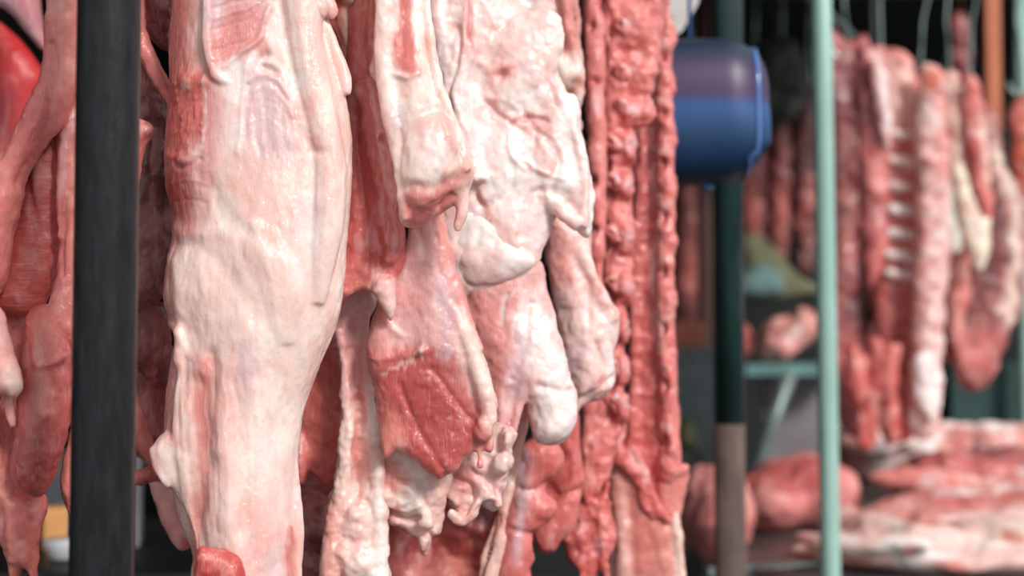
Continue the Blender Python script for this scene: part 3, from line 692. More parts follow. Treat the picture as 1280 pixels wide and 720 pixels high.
o = meat('rib_meat', [('s', [(692, 548), (700, 420), (704, 262), (722, 262), (724, 500), (728, 560), (729, 600), (724, 640), (716, 662), (700, 676), (692, 690), (672, 690), (668, 650), (690, 620), (704, 580)], 0, .02, .022, dict(rag=2)),
                      ('e', 704, 592, 20, 24, 0, -.004, .012), ('t', [(690, 600, 12), (680, 640, 16), (690, 670, 12)], .006)], 1.76, 'mus',
         feats=[('r', [(695, 620), (728, 612)], 4, -.005)], cols=[('l', 'salmon', [(726, 616), (720, 650), (706, 668)], 5, .8), ('b', 'deep', 700, 596, 22, 16, .5), ('b', 'rose', 700, 645, 18, 20, .5)], vox=.0026, seed=46)
tag(o, 'rear slab of red rib meat with scalloped lobes, next to the narrow bony strip', 'meat')

# ---- S0 mottled fat behind N, upper
o = meat('back_fat', [('s', [(600, -90), (722, -90), (722, 0), (727, 60), (733, 108), (727, 140), (731, 200), (728, 260), (700, 280), (660, 200), (630, 60)], 0, .025, .03, dict(rag=2.5, wav=.01)),
                      ('t', [(700, -80, 10), (706, 20, 10), (716, 70, 10), (724, 100, 9), (722, 130, 6)], -.02), ('e', 700, 90, 20, 30, 0, -.016, .02)], 1.72, 'cream',
         feats=[('r', [(690, -20), (700, 40), (712, 80)], 5, -.005), ('b', 690, 60, 8, 6, -.004)],
         cols=[('p', 'rose', [(690, -90), (725, -90), (724, 40), (728, 70), (700, 60), (688, 10)], 8, .85), ('b', 'lilac', 655, 10, 30, 30, .6), ('b', 'grey', 690, 55, 6, 5, .7), ('b', 'pink', 729, 108, 6, 16, .8), ('l', 'salmon', [(722, 150), (728, 240)], 6, .7), ('b', 'grey', 700, 100, 14, 16, .3)], vox=.0028, seed=47, lumps=(.003, 45))
tag(o, 'mottled cream and red back fat, tucked between the wide white leg and the backbone', 'meat')
# ------------------------------------------------------------------ left of and behind the black post
t = T0('half_carcass', 'red side of pork with silvery film, hanging left of the thick black post', 70, 1.24)
meat('outer_muscle', [('s', [(60, -90), (58, 20), (66, 50), (58, 88), (44, 120), (24, 160), (2, 190), (-40, 220), (-60, 330), (-30, 400), (4, 360), (20, 290), (36, 220), (60, 180), (84, 150), (100, 100), (108, 0), (110, -90)], 0, .02, .026),
     ('t', [(75, -80, 20), (72, 40, 16), (60, 110, 16), (30, 180, 18), (0, 250, 22), (-20, 330, 20)], -.006)], 1.25, 'rose',
     feats=[('r', [(66, 60), (72, 100), (50, 180), (25, 230)], 6, -.004)], cols=[('l', 'salmon', [(90, -80), (80, 60), (84, 100)], 10, .5), ('l', 'salmon', [(20, 190), (0, 260)], 16, .5), ('l', 'mus', [(60, 120), (40, 190)], 9, .6)], vox=.0021, seed=51, parent=t)
meat('middle_muscle', [('s', [(36, 190), (60, 160), (80, 150), (80, 260), (74, 330), (60, 370), (44, 397), (20, 396), (-6, 388), (-12, 330), (10, 270), (24, 225)], 0, .022, .03),], 1.285, 'mus',
     feats=[('r', [(36, 215), (46, 270), (52, 300)], 5, -.003)], cols=[('b', 'deep', 36, 230, 16, 34, .55), ('b', 'deep', 46, 330, 50, 40, .25), ('l', 'rose', [(70, 180), (74, 260)], 8, .5)], vox=.0021, seed=52, parent=t, mat='flesh_cross')
meat('inner_muscle', [('s', [(72, 120), (96, 60), (110, 60), (104, 300), (96, 400), (88, 430), (84, 420), (72, 445), (50, 462), (40, 440), (44, 400), (62, 370), (74, 320), (84, 240), (70, 180)], 0, .014, .02),
     ('t', [(92, 40, 8), (84, 140, 9), (78, 240, 7), (76, 300, 4)], -.008)], 1.27, 'rose', cols=[('l', 'film', [(90, 140), (82, 190), (76, 240)], 5, .5), ('b', 'salmon', 66, 420, 20, 40, .6), ('l', 'salmon', [(90, 200), (88, 380)], 5, .6)], feats=[('r', [(80, 250), (78, 340)], 3, -.003)], vox=.0021, seed=53, parent=t)
o = meat('hanging_muscle', [('s', [(34, 396), (60, 380), (86, 420), (92, 470), (88, 520), (78, 560), (66, 600), (50, 621), (36, 618), (18, 606), (12, 580), (20, 540), (24, 480), (28, 430)], 0, .024, .03)], 1.26, 'mus',
     feats=[('r', [(50, 450), (60, 470), (66, 520)], 5, .002), ('r', [(84, 440), (76, 452), (58, 458)], 4, .003)],
     cols=[('b', 'grey', 48, 500, 16, 60, .5), ('p', 'dark', [(20, 545), (74, 545), (60, 600), (40, 625), (14, 600)], 18, .6), ('l', 'salmon', [(52, 450), (60, 480), (62, 520)], 7, .7), ('b', 'salmon', 60, 420, 20, 30, .5), ('b', 'deep', 82, 455, 8, 10, .6)], vox=.002, seed=54, parent=t)
o = meat('lean_tail', [('s', [(-60, 480), (-10, 500), (14, 540), (30, 600), (55, 618), (57, 640), (50, 670), (47, 700), (48, 730), (42, 728), (34, 712), (28, 708), (24, 726), (16, 722), (8, 690), (-10, 660), (-60, 600)], 0, .02, .022), ('t', [(-30, 340, 22), (14, 400, 26), (26, 470, 24), (20, 540, 26), (10, 590, 26)], .018)], 1.29, 'rose',
     feats=[('r', [(2, 610), (16, 640), (18, 700)], 6, .003), ('b', 5, 645, 8, 14, -.004)], cols=[('b', 'mus', 35, 630, 26, 24, .6), ('l', 'salmon', [(0, 560), (14, 640), (18, 700)], 8, .6), ('b', 'dark', 0, 540, 16, 20, .5)], vox=.0021, seed=55, parent=t)
o = meat('fat_lump', [('s', [(-40, 380), (0, 380), (12, 420), (24, 455), (30, 480), (26, 492), (16, 500), (8, 494), (0, 498), (-30, 500)], -.01, .014, .014, dict(rag=1.5)), ('t', [(14, 480, 8), (12, 510, 7), (16, 535, 5)], .004)], 1.24, (228, 160, 150),
     cols=[('b', 'film', 4, 410, 18, 30, .6), ('b', 'rose', -5, 450, 16, 20, .7), ('b', 'fat', 20, 475, 9, 26, .6)], vox=.0019, seed=56, parent=t, mat='soft_fat')
o = meat('pork_strip', [('s', [(80, 400), (100, 380), (112, 500), (104, 660), (94, 664), (84, 640), (76, 612), (80, 570), (86, 540), (84, 460)], 0, .012, .014)], 1.34, 'salmon', cols=[('l', 'mus', [(80, 580), (84, 640)], 4, .4)], vox=.0024, seed=57, mat='soft_fat')
tag(o, 'narrow pale strip peeking out low on the left of the black post', 'meat')

# behind at the far left: blurred red flank and grey-pink cut
o = meat('red_flank', [('s', [(-150, -60), (0, 26), (56, 88), (58, 110), (36, 190), (0, 330), (-150, 400)], 0, .03, .05)], .92*2.2, (200, 56, 58), mottle=0, cols=[('b', 'dark', -5, 140, 40, 40, .6), ('b', 'grey', -10, 190, 40, 40, .6)], vox=.006, seed=58, lumps=(.001, 20), mat='far_flesh')
tag(o, 'smooth bright red blurred cut behind, at the upper left edge', 'meat')
o = meat('pale_flank', [('s', [(-120, -90), (40, -90), (48, -20), (60, 50), (62, 66), (54, 66), (30, 40), (0, 10), (-120, -40)], 0, .02, .03)], 1.85, (186, 120, 126), mottle=.2, vox=.005, seed=59, lumps=(.001, 20), mat='far_flesh', cols=[('l', 'lilac', [(0, -10), (50, 55)], 10, .4)])
tag(o, 'greyish pink blurred flap in the top left corner', 'meat')

# liver and straps between post and leg
t = T0('liver', 'dark glossy liver in the gap between the black post and the big leg', 195, 1.45)
meat('upper_lobe', [('s', [(160, -90), (222, -90), (222, 0), (219, 60), (210, 66), (196, 58), (182, 40), (160, 20)], 0, .02, .026)], 1.43, (124, 48, 50), cols=[('l', 'rose', [(175, -20), (182, 30)], 7, .6)], vox=.0024, seed=61, parent=t)
meat('lower_lobe', [('s', [(155, 80), (196, 80), (216, 130), (220, 200), (222, 300), (216, 345), (204, 372), (188, 380), (155, 374)], 0, .024, .03)], 1.46, 'liver',
     cols=[('p', 'grey', [(150, 250), (185, 255), (215, 300), (205, 385), (150, 385)], 16, .75), ('b', 'grey', 195, 125, 12, 26, .5), ('b', 'mus', 178, 105, 14, 20, .4)], vox=.0022, seed=62, parent=t, lumps=(.0018, 60))
t2 = T0('connective_strap', 'flesh-pink strap crossing diagonally over the dark liver beside the black post', 190, 1.41)
meat('strap', [('t', [(160, -80, 14), (168, 10, 13), (176, 52, 12), (192, 84, 11), (208, 112, 9), (222, 140, 8)], 0)], 1.395, 'rose', cols=[('l', 'pink', [(170, 40), (205, 105)], 5, .5)], vox=.0022, seed=63, parent=t2)
o = meat('meat_nub', [('s', [(158, 150), (176, 150), (190, 158), (188, 172), (180, 200), (172, 245), (158, 260)], 0, .012, .014), ('e', 182, 164, 8, 8, 0, -.004, .010)], 1.39, 'rose', cols=[('b', 'pinkfat', 182, 162, 10, 9, .6)], vox=.002, seed=64)
tag(o, 'small pink meat nub sticking out from behind the right edge of the black post', 'meat')
o = meat('dark_flap', [('s', [(155, 372), (200, 376), (214, 400), (213, 440), (198, 462), (190, 476), (182, 474), (170, 462), (155, 455)], 0, .018, .02)], 1.50, 'dark', cols=[('b', 'grey', 176, 420, 16, 40, .5), ('b', 'rose', 188, 468, 10, 10, .7)], vox=.0026, seed=65)
tag(o, 'dark pointed meat flap under the liver', 'meat')
o = meat('dark_shoulder', [('s', [(150, 430), (215, 430), (225, 500), (222, 620), (196, 600), (175, 572), (150, 560)], 0, .02, .026)], 1.56, 'dark', cols=[('b', 'deep', 190, 500, 30, 40, .5)], vox=.003, seed=66)
tag(o, 'very dark red meat deep in the gap left of the big leg', 'meat')
o = meat('pink_strip', [('t', [(160, 490, 12), (172, 530, 13), (184, 560, 12), (194, 574, 6)], 0), ('t', [(160, 600, 8), (176, 596, 9), (190, 592, 8)], 0), ('t', [(172, 600, 8), (196, 590, 11), (220, 596, 12)], .006)], 1.44, 'rose', cols=[('b', 'deep', 190, 590, 12, 12, .5)], vox=.0022, seed=67)
tag(o, 'ragged pink strip behind the side notch of the big leg', 'meat')
o = meat('breastbone_tip', [('s', [(186, 590), (215, 600), (232, 640), (240, 680), (236, 686), (226, 689), (214, 676), (200, 650), (190, 620)], 0, .012, .014)], 1.50, 'blush', cols=[('b', 'rose', 215, 655, 8, 12, .5), ('b', 'red', 234, 680, 10, 8, .8), ('l', 'dark', [(222, 615), (232, 660)], 5, .6)], vox=.0022, seed=68)
tag(o, 'pale blade-shaped tip hanging low on the left of the big leg', 'meat')
# ------------------------------------------------------------------ split backbones
t = T0('backbone_strip', 'narrow red bony strip hanging left of the split backbones', 738, 1.83)
meat('flesh', [('s', [(726, -90), (752, -90), (753, 0), (757, 60), (758, 130), (760, 200), (756, 300), (752, 360), (744, 500), (742, 640), (724, 640), (728, 500), (738, 380), (738, 280), (734, 160), (728, 60)], 0, .014, .012, dict(rag=1.5))]
     + [('e', 742+(y < 400)*3-(y > 400)*6, y, 13, 24, 0, -.003, .014) for y in (-30, 30, 75, 150, 190, 250, 310, 370, 440, 500, 560, 610)], 1.825, (222, 124, 118),
     feats=[('b', 739, 33, 5, 6, -.006), ('b', 744, 102, 8, 6, -.006), ('b', 741, 225, 6, 6, -.008), ('b', 744, 288, 6, 6, -.008), ('b', 735, 560, 5, 8, -.005)],
     cols=[('b', 'deep', 739, 33, 5, 6, .9), ('b', 'red', 744, 98, 12, 9, .9), ('b', 'dark', 741, 225, 6, 8, .9), ('b', 'dark', 744, 288, 6, 8, .9), ('b', 'lilac', 746, 130, 6, 14, .5), ('b', 'deep', 738, 660, 10, 60, .4), ('l', 'deep', [(738, 520), (736, 640)], 3, .5)], vox=.0028, seed=71, parent=t)

t = T0('split_backbone', 'split backbone with a row of round vertebra knobs, middle of the three red bony columns', 780, 1.90)
ys = [-32, 32, 88, 132, 177, 225, 290, 352, 405, 455, 500]
meat('flesh', [('s', [(754, -90), (830, -90), (828, 40), (818, 110), (800, 148), (795, 200), (792, 250), (793, 300), (789, 350), (784, 420), (780, 480), (776, 540), (768, 570), (752, 640), (728, 640), (728, 540), (738, 500), (748, 440), (752, 380), (753, 280), (752, 180), (752, 60)], 0, .018, .016, dict(rag=2))]
     + [('e', 782-(y > 380)*6, y+8, 12, 24, 0, -.012, .015) for y in ys[3:]] + [('e', 800, y+8, 20, 22, 0, -.010, .014) for y in ys[:4]], 1.865, (222, 124, 118),
     feats=[('b', 762, y+22, 9, 14, -.009) for y in ys[5:]]+[('b', 762, 38, 4, 14, -.01)]+[('r', [(776, y+30), (804, y+34)], 5, -.005) for y in ys],
     cols=[('b', 'deep', 762, y+22, 8, 13, .85) for y in ys[4:]]+[('b', 'lilac', 786, y+4, 12, 9, .5) for y in ys]+[('b', 'dark', 772, 140, 7, 5, .9), ('b', 'red', 788, 150, 12, 6, .8)]
     + [('b', 'mus', 796, y+20, 14, 9, .7) for y in ys]+[('b', 'pink', 806, y, 8, 12, .5) for y in ys[:4]], vox=.0026, seed=72, parent=t, lumps=(.003, 70), mottle=.6)
for i, y in enumerate(ys):
    x = 776 if y < 160 else (765 if y < 520 else 752)
    meat('vertebra', [('e', x, y, 11, 10, 0, -.018, .012), ('e', x+6, y+8, 9, 8, 0, -.016, .010)], 1.865, 'pink', feats=[('b', x-3, y+3, 6, 5, -.006)], cols=[('b', 'deep', x-3, y+4, 6, 5, .7), ('b', 'lilac', x+5, y-4, 6, 6, .9)], vox=.0026, seed=80+i, parent=t, lumps=(.003, 80))

t = T0('rib_column', 'tall rib column with regular dark marrow holes along its outer edge, beside the blue tub', 822, 1.96)
hy = [-55, 12, 74, 144, 205, 272, 340, 410, 480, 552]
meat('flesh', [('s', [(800, -90), (836, -90), (837, 0), (839, 60), (842, 140), (844, 200), (844, 280), (842, 340), (845, 420), (848, 480), (850, 560), (852, 600), (846, 620), (800, 620), (780, 560), (785, 480), (786, 400), (790, 300), (794, 200), (796, 150), (800, 60)], 0, .010, .010, dict(rag=2.2)),
     ('t', [(826, -80, 11), (829, 60, 11), (831, 160, 12), (832, 280, 12), (832, 400, 12), (836, 500, 13), (838, 590, 13)], -.018)]
     + [('e', 834, y+32, 13, 20, 0, -.018, .014) for y in hy], 1.96, (222, 124, 118),
     feats=[('b', 828, y, 6, 8, -.009) for y in hy]+[('r', [(812, 160), (808, 300), (802, 400), (800, 560)], 8, -.004)]+[('r', [(790, y+10), (815, y+14)], 4, .002) for y in hy[5:]],
     cols=[('b', 'red', 828, y, 8, 9, .95) for y in hy]+[('b', 'dark', 828, y, 5, 5, .8) for y in hy]+[('p', 'mus', [(804, 150), (816, 160), (818, 300), (822, 440), (822, 600), (770, 600), (784, 400), (798, 280)], 5, .75)]
     + [('b', 'pinkfat', 828, y-16, 10, 5, .6) for y in hy]+[('l', 'pinkfat', [(818, 160), (819, 300), (822, 440)], 3, .6)]+[('l', 'deep', [(806, 180), (800, 300)], 5, .5)], vox=.0026, seed=73, parent=t, lumps=(.0025, 60), mottle=.6)
meat('knuckle_flap', [('e', 846, 588, 18, 8, -20, -.02, .01), ('s', [(830, 590), (860, 585), (862, 600), (852, 640), (850, 690), (836, 690), (820, 620)], -.01, .012, .012, dict(rag=2))], 1.96, 'pink', cols=[('b', 'red', 846, 664, 5, 10, .8), ('b', 'lilac', 848, 640, 5, 8, .6)], vox=.0028, seed=74, parent=t)
meat('belly_flap', [('s', [(765, 560), (790, 575), (812, 610), (830, 640), (845, 680), (850, 790), (772, 790), (768, 700), (764, 630)], -.02, .012, .014),
     ('t', [(842, 640, 6), (848, 680, 7), (852, 720, 6), (850, 790, 6)], -.026)], 1.96, 'salmon', feats=[('r', [(784, 620), (790, 700), (800, 760)], 6, -.003), ('r', [(810, 640), (830, 700)], 6, .002)],
     cols=[('l', 'cream', [(842, 650), (850, 700), (850, 790)], 6, .9), ('l', 'rose', [(790, 600), (810, 700)], 12, .5), ('l', 'pinkfat', [(776, 600), (782, 720)], 8, .5), ('b', 'mus', 812, 620, 16, 14, .6)], vox=.0028, seed=75, parent=t)
meat('sinew_knot', [('t', [(776, 500, 5), (778, 540, 6), (770, 560, 12), (782, 580, 12), (798, 600, 9), (808, 634, 6), (818, 650, 5)], -.034), ('t', [(790, 556, 6), (804, 590, 6), (820, 630, 6), (834, 654, 5)], -.034), ('e', 768, 566, 14, 14, 0, -.03, .016)], 1.96, 'mus',
     cols=[('l', 'pinkfat', [(790, 556), (806, 594)], 4, .6), ('l', 'salmon', [(776, 500), (778, 540)], 5, .6)], vox=.0028, seed=76, parent=t, lumps=(.003, 70), mottle=.6)
o = meat('red_trimming', [('s', [(728, 610), (745, 620), (762, 600), (768, 650), (766, 690), (752, 700), (746, 740), (738, 760), (726, 720), (708, 700), (696, 672), (712, 656)], 0, .016, .016, dict(rag=4)), ('t', [(748, 640, 6), (752, 690, 6), (760, 730, 5)], -.012), ('t', [(720, 660, 8), (728, 700, 6), (724, 740, 4)], -.012)], 1.80, 'mus',
         cols=[('b', 'deep', 716, 680, 14, 20, .5), ('b', 'lilac', 745, 680, 8, 8, .5), ('b', 'pink', 752, 650, 8, 20, .6)], vox=.0026, seed=77, lumps=(.004, 60))
tag(o, 'dangling bright red scraps at the foot of the narrow bony strip', 'meat')
o = meat('rib_end', [('s', [(752, 620), (772, 618), (776, 700), (770, 790), (752, 690)], 0, .014, .014)], 2.05, 'film', cols=[('b', 'rose', 762, 640, 10, 20, .6)], vox=.004, seed=78, mat='far_flesh')
tag(o, 'pale pink rib end in the gap between the bony strip and the rib column', 'meat')
# ------------------------------------------------------------------ the blue tub and what is around it
def blue_tub():
    Y = 2.2
    t = thing('plastic_tub', 'glossy blue and purple round-edged tub hanging behind the rib column', 'tub', P(895, 140, Y))
    m, N, L, B = nt('blue_plastic')
    tc = N.new('ShaderNodeTexCoord'); sx = N.new('ShaderNodeSeparateXYZ'); L.new(tc.outputs['Object'], sx.inputs[0])
    mr = N.new('ShaderNodeMapRange'); z0 = P(900, 225, Y).z; z1 = P(900, 50, Y).z
    mr.inputs['From Min'].default_value = z0; mr.inputs['From Max'].default_value = z1; L.new(sx.outputs['Z'], mr.inputs['Value'])
    rp = N.new('ShaderNodeValToRGB'); L.new(mr.outputs['Result'], rp.inputs['Fac']); L.new(rp.outputs['Color'], B.inputs['Base Color'])
    e = rp.color_ramp.elements; e[0].position = 0; e[0].color = rgba((24, 52, 80)); e[1].position = 1; e[1].color = rgba((34, 46, 62))
    for p, c in ((.25, (26, 60, 98)), (.47, (28, 78, 136)), (.56, (66, 34, 82)), (.76, (54, 32, 74)), (.84, (36, 48, 70))):
        k = rp.color_ramp.elements.new(p); k.color = rgba(c)
    B.inputs['Roughness'].default_value = .42
    prof = [(0, 0), (.0, .50), (.03, .66), (.10, .84), (.24, .98), (.4, 1.0), (.8, .99), (1.0, .97), (1.0, .93)]
    # lathe about the x axis: closed end on the right
    c = P(955, 138, Y); c = np.array(c); R = (P(900, 50, Y).z-P(900, 226, Y).z)/2; Lx = P(955, 138, Y).x-P(780, 138, Y).x
    V = []; F = []; n = 56
    sp = smooth_loop(prof[1:], False, 4)
    for s, r in sp:
        for k in range(n):
            a = 2*math.pi*k/n
            ca, sa = math.cos(a), math.sin(a)
            pw = 2.6
            q = (abs(ca)**pw+abs(sa)**pw)**(-1/pw)
            rr = r if sa > 0 else 1-(1-r)*(1-.62*min(1, -sa*1.5))
            V.append((c[0]-s*Lx-(.012 if sa < -.7 else 0)*(1-s), c[1]+R*.8*rr*q*ca, c[2]+R*rr*q*sa - s*.012*(1 if sa < 0 else .2)))
    m_ = len(sp)
    for i in range(m_-1):
        for k in range(n):
            F.append((i*n+k, i*n+(k+1) % n, (i+1)*n+(k+1) % n, (i+1)*n+k))
    F.append(tuple(range(n)))
    o = obj_geo('shell', [(V, F)], m, t)
    # rim bead round the closed end
    ring = [V[8*n+k] for k in range(n)]+[V[8*n]]
    g = tube_geo(ring, .0045, 8)
    m2 = plain('blue_rim', (70, 110, 170), .2, c2=(90, 130, 190), coat=.4); obj_geo('rim', [g], m2, t)
    # hang loop down to a small hook
    p = P(880, 222, Y); obj_geo('peg', [tube_geo([(p.x, Y, p.z+.012), (p.x, Y, p.z-.008), (p.x+.006, Y, p.z-.018), (p.x+.012, Y, p.z-.012)], .006, 10)], m2, t)
    h = P(862, 52, Y); obj_geo('hanging_cord', [tube_geo([(h.x, Y, h.z-.004), (h.x, Y, 2.2), (h.x-.01, Y, 2.42)], .003, 8)], m2, t)
blue_tub()
o = obj_geo('shelf_bracket', [([tuple(P(x, y, 2.35)+Vector((0, d, 0))) for d in (-.006, .006) for x, y in ((826, -40), (885, -40), (872, 6), (852, 40), (842, 46), (836, 42), (834, 10))],
     [tuple(range(7)), tuple(range(7, 14))[::-1]]+[(i, (i+1) % 7, 7+(i+1) % 7, 7+i) for i in range(7)]), tube_geo([P(842, 16, 2.33)+Vector((0, -.002, 0)), P(842, 16, 2.33)+Vector((0, -.008, 0))], .008, 16)], plain('white_tin', (196, 190, 186), .4, c2=(216, 208, 204)), smooth=False)
tag(o, 'pale metal bracket with a bolt head above the blue tub', 'bracket')

# ------------------------------------------------------------------ far hanging cuts on the right
B0 = 3.95
def far(name, label, solids, base, feats=(), cols=(), Y=B0, seed=1, lumps=(.006, 22), vox=.006, parent=None, group=None):
    o = meat(name, solids, Y, base, feats, cols, vox=vox, lumps=lumps, fine=(.002, 60), mat='far_flesh', seed=seed, sm=2, parent=parent, vary=.25, mottle=1.25)
    if label: tag(o, label, 'meat', group)
    return o
t = thing('rib_rack', 'far rack of pork ribs with pale rib bands, hanging right of the mint post', 'meat', P(1128, 60, B0))
far('flesh', None, [('s', [(1100, 66), (1122, 60), (1146, 90), (1150, 180), (1148, 350), (1146, 480), (1140, 545), (1100, 540), (1092, 400), (1094, 250), (1096, 120)], 0, .03, .04)], 'rose',
    cols=[('b', 'dark', 1120, 250, 10, 14, .5), ('b', 'deep', 1118, 400, 18, 80, .5), ('b', 'blush', 1128, 120, 16, 50, .5), ('b', 'dark', 1118, 470, 12, 60, .6)]+[('b', 'dark', 1118, y, 16, 6, .5) for y in (184, 216, 247, 276, 305, 331)]+[('l', 'cream', [(1112, 78), (1118, 130), (1116, 160)], 6, .7), ('l', 'cream', [(1130, 84), (1136, 150)], 6, .6)], parent=t, seed=101)
for i, y in enumerate((167, 200, 232, 262, 291, 319, 343)):
    k = (3, -2, 1, 4, 0, -3, 2)[i]
    far('rib', None, [('t', [(1103+k, y-3+k, 4), (1116, y, 7+k*.3), (1131, y+2, 7.5-k*.3), (1144, y+5-k, 5)], -.034)], (244, 236, 230) if i > 1 else 'fat', parent=t, seed=102+i, lumps=(.001, 30), vox=.005)
far('tenderloin', 'far dusky pink tenderloin with a white strip, hanging next to the mint post', [('s', [(1068, 70), (1090, 58), (1108, 64), (1114, 150), (1112, 240), (1104, 330), (1090, 358), (1080, 352), (1074, 280), (1072, 180)], -.03, .03, .04), ('t', [(1092, 76, 8), (1098, 120, 10), (1104, 160, 9), (1110, 186, 4)], -.07)], (190, 104, 104),
    cols=[('l', 'white', [(1092, 78), (1098, 120), (1106, 178)], 9, .95), ('b', 'rose', 1090, 320, 12, 40, .4)], seed=115, Y=B0-.08)
far('rib_slab', 'far dark rib slab partly hidden by the mint post, with tattered ends', [('s', [(1020, 60), (1062, 48), (1086, 56), (1082, 200), (1076, 350), (1090, 450), (1080, 540), (1050, 530), (1030, 400)], 0, .025, .04, dict(rag=6))], (168, 96, 98),
    cols=[('b', 'liver', 1064, 130, 8, 60, .8), ('b', 'dark', 1064, 230, 7, 60, .7), ('b', 'lilac', 1050, 110, 6, 24, .8), ('l', 'blush', [(1054, 160), (1056, 330)], 6, .6), ('b', 'liver', 1070, 390, 20, 40, .8), ('b', 'rose', 1060, 440, 16, 24, .6), ('b', 'orange', 1055, 300, 8, 10, .5), ('b', 'mus', 1062, 52, 20, 12, .7)], seed=116, Y=B0+.06)
t = thing('far_backbone', 'far pale backbone strip with an orange-red top, hanging beside the pale-banded ribs', 'meat', P(1162, 60, B0))
far('flesh', None, [('s', [(1150, 90), (1164, 82), (1182, 96), (1186, 200), (1188, 300), (1180, 400), (1176, 500), (1168, 545), (1140, 545), (1136, 480), (1144, 300), (1146, 180)], -.02, .03, .04)]+[('e', 1162, y, 13, 10, 0, -.038, .016) for y in range(170, 500, 29)], (232, 200, 192),
    cols=[('b', 'orange', 1162, 98, 18, 18, .9), ('b', 'mus', 1166, 120, 14, 22, .7), ('b', 'liver', 1160, 130, 8, 5, .8)]+[('b', 'rose', 1162, y, 12, 7, .65) for y in range(182, 500, 25)]+[('b', 'white', 1160, 470, 14, 50, .7), ('l', 'film', [(1180, 240), (1176, 500)], 7, .6), ('l', 'rose', [(1148, 240), (1144, 500)], 5, .6), ('l', 'rose', [(1174, 130), (1176, 220)], 8, .7)], parent=t, seed=117, Y=B0-.07)
far('pork_belly_strip', 'far cream-edged belly strip hanging above the white fat flaps', [('s', [(1178, 100), (1196, 94), (1208, 150), (1216, 240), (1214, 330), (1206, 400), (1188, 430), (1180, 300), (1182, 200)], 0, .025, .03)], 'blush', cols=[('l', 'cream', [(1186, 100), (1196, 180), (1190, 260)], 7, .9), ('b', 'rose', 1196, 120, 8, 40, .5), ('b', 'rose', 1200, 370, 12, 30, .6)], seed=118, Y=B0+.02)
far('fat_flap', 'far greenish white thin fat flap beside the cream one', [('s', [(1180, 225), (1190, 222), (1200, 260), (1206, 300), (1198, 320), (1186, 310), (1178, 260)], -.05, .012, .016)], (214, 222, 208), seed=119)
far('fat_flap', 'far cream fat flap cut to a long fork', [('s', [(1190, 208), (1204, 202), (1216, 240), (1230, 270), (1240, 272), (1238, 310), (1228, 338), (1216, 334), (1208, 300), (1196, 250)], -.07, .014, .018)], (240, 232, 208), seed=120)
far('red_strip', 'far reddish strip with one pale edge, next to the brown wooden batten', [('s', [(1202, 100), (1220, 96), (1232, 150), (1240, 230), (1236, 290), (1222, 260), (1208, 180)], -.024, .02, .03)], 'rose', cols=[('l', 'cream', [(1222, 150), (1236, 230)], 5, .8)], seed=121)
far('flank_slab', 'far flank slab with cream edge and dark inner side, at the right edge', [('s', [(1228, 140), (1244, 150), (1262, 210), (1282, 250), (1282, 360), (1262, 420), (1244, 470), (1222, 486), (1196, 480), (1190, 400), (1204, 320), (1230, 260)], .05, .025, .04, dict(rag=3))], (150, 98, 94),
    cols=[('p', 'liver', [(1236, 230), (1262, 250), (1262, 330), (1240, 380), (1210, 400), (1206, 340)], 12, .7), ('l', 'cream', [(1234, 150), (1256, 210), (1276, 260), (1274, 330), (1264, 400)], 7, .9), ('b', 'rose', 1226, 440, 26, 30, .6)], seed=122)
far('inner_side', 'far dusky side hanging behind the ribs, seen in the gaps between them', [('s', [(1075, 90), (1120, 80), (1180, 100), (1230, 130), (1250, 220), (1240, 400), (1200, 440), (1130, 500), (1085, 470)], .16, .025, .05, dict(wav=.03))], (150, 92, 90), cols=[('l', 'blush', [(1190, 120), (1200, 400)], 8, .6), ('b', 'liver', 1150, 420, 30, 60, .5), ('b', 'liver', 1240, 260, 12, 60, .5)], seed=170)
far('orange_flap', 'far orange-brown flap at the right edge below the curved hook', [('s', [(1266, 130), (1300, 120), (1300, 240), (1270, 240), (1264, 180)], .05, .02, .03)], (190, 92, 70), seed=123)
o = obj_geo('wooden_batten', [box_geo(tuple(P(1240, 60, 4.15)), (.045, .03, .5))], M['wood'], smooth=False, bevel=.004)
tag(o, 'short brown wooden batten hanging upright behind the far meat', 'batten')
# fat tatters under the far ribs
far('meat_tatters', 'tangled red tatters dangling under the far ribs beside the mint post', [('t', [(1064, 430, 10), (1070, 480, 12), (1090, 530, 8), (1084, 560, 5)], -.10), ('t', [(1092, 420, 10), (1096, 470, 12), (1078, 520, 9), (1080, 562, 4)], -.10), ('t', [(1116, 430, 12), (1110, 490, 12), (1120, 550, 8)], -.11), ('t', [(1070, 440, 8), (1100, 500, 9), (1112, 556, 6)], -.09)], 'mus',
    cols=[('l', 'cream', [(1080, 490), (1094, 540)], 5, .7), ('b', 'blush', 1066, 450, 12, 12, .7), ('b', 'deep', 1080, 500, 24, 20, .4)], seed=124, vox=.005)
far('white_fat_end', 'white fat end hanging lowest among the far ribs', [('s', [(1142, 446), (1164, 440), (1178, 470), (1172, 520), (1158, 530), (1144, 500)], -.135, .018, .03)], 'white', cols=[('l', 'pinkfat', [(1150, 460), (1165, 520)], 6, .6)], seed=125)

# hooks in view
for i, (x, yt, yb, dx) in enumerate(((1050, -60, 58, 0), (1098, -60, 62, -6), (1156, -60, 96, -14), (1216, -60, 100, -12), (1178, -60, 92, 0), (1262, -60, 104, 8))):
    Y = B0-.08 if i == 1 else B0-.03+.02*i; b = P(x+dx, yb, Y); a = P(x, yt, Y); tp = (a.x, Y, 2.40)
    lab = ['far steel hook just right of the mint post', 'far twisted steel hook over the white-striped tenderloin', 'far steel hook slanting into the backbone strip', 'far steel hook beside the brown wooden batten',
           'far short-reaching steel hook between two longer ones', 'far curved steel hook at the right edge'][i]
    hook(tp, (b.x, Y, b.z), lab, r=.004)

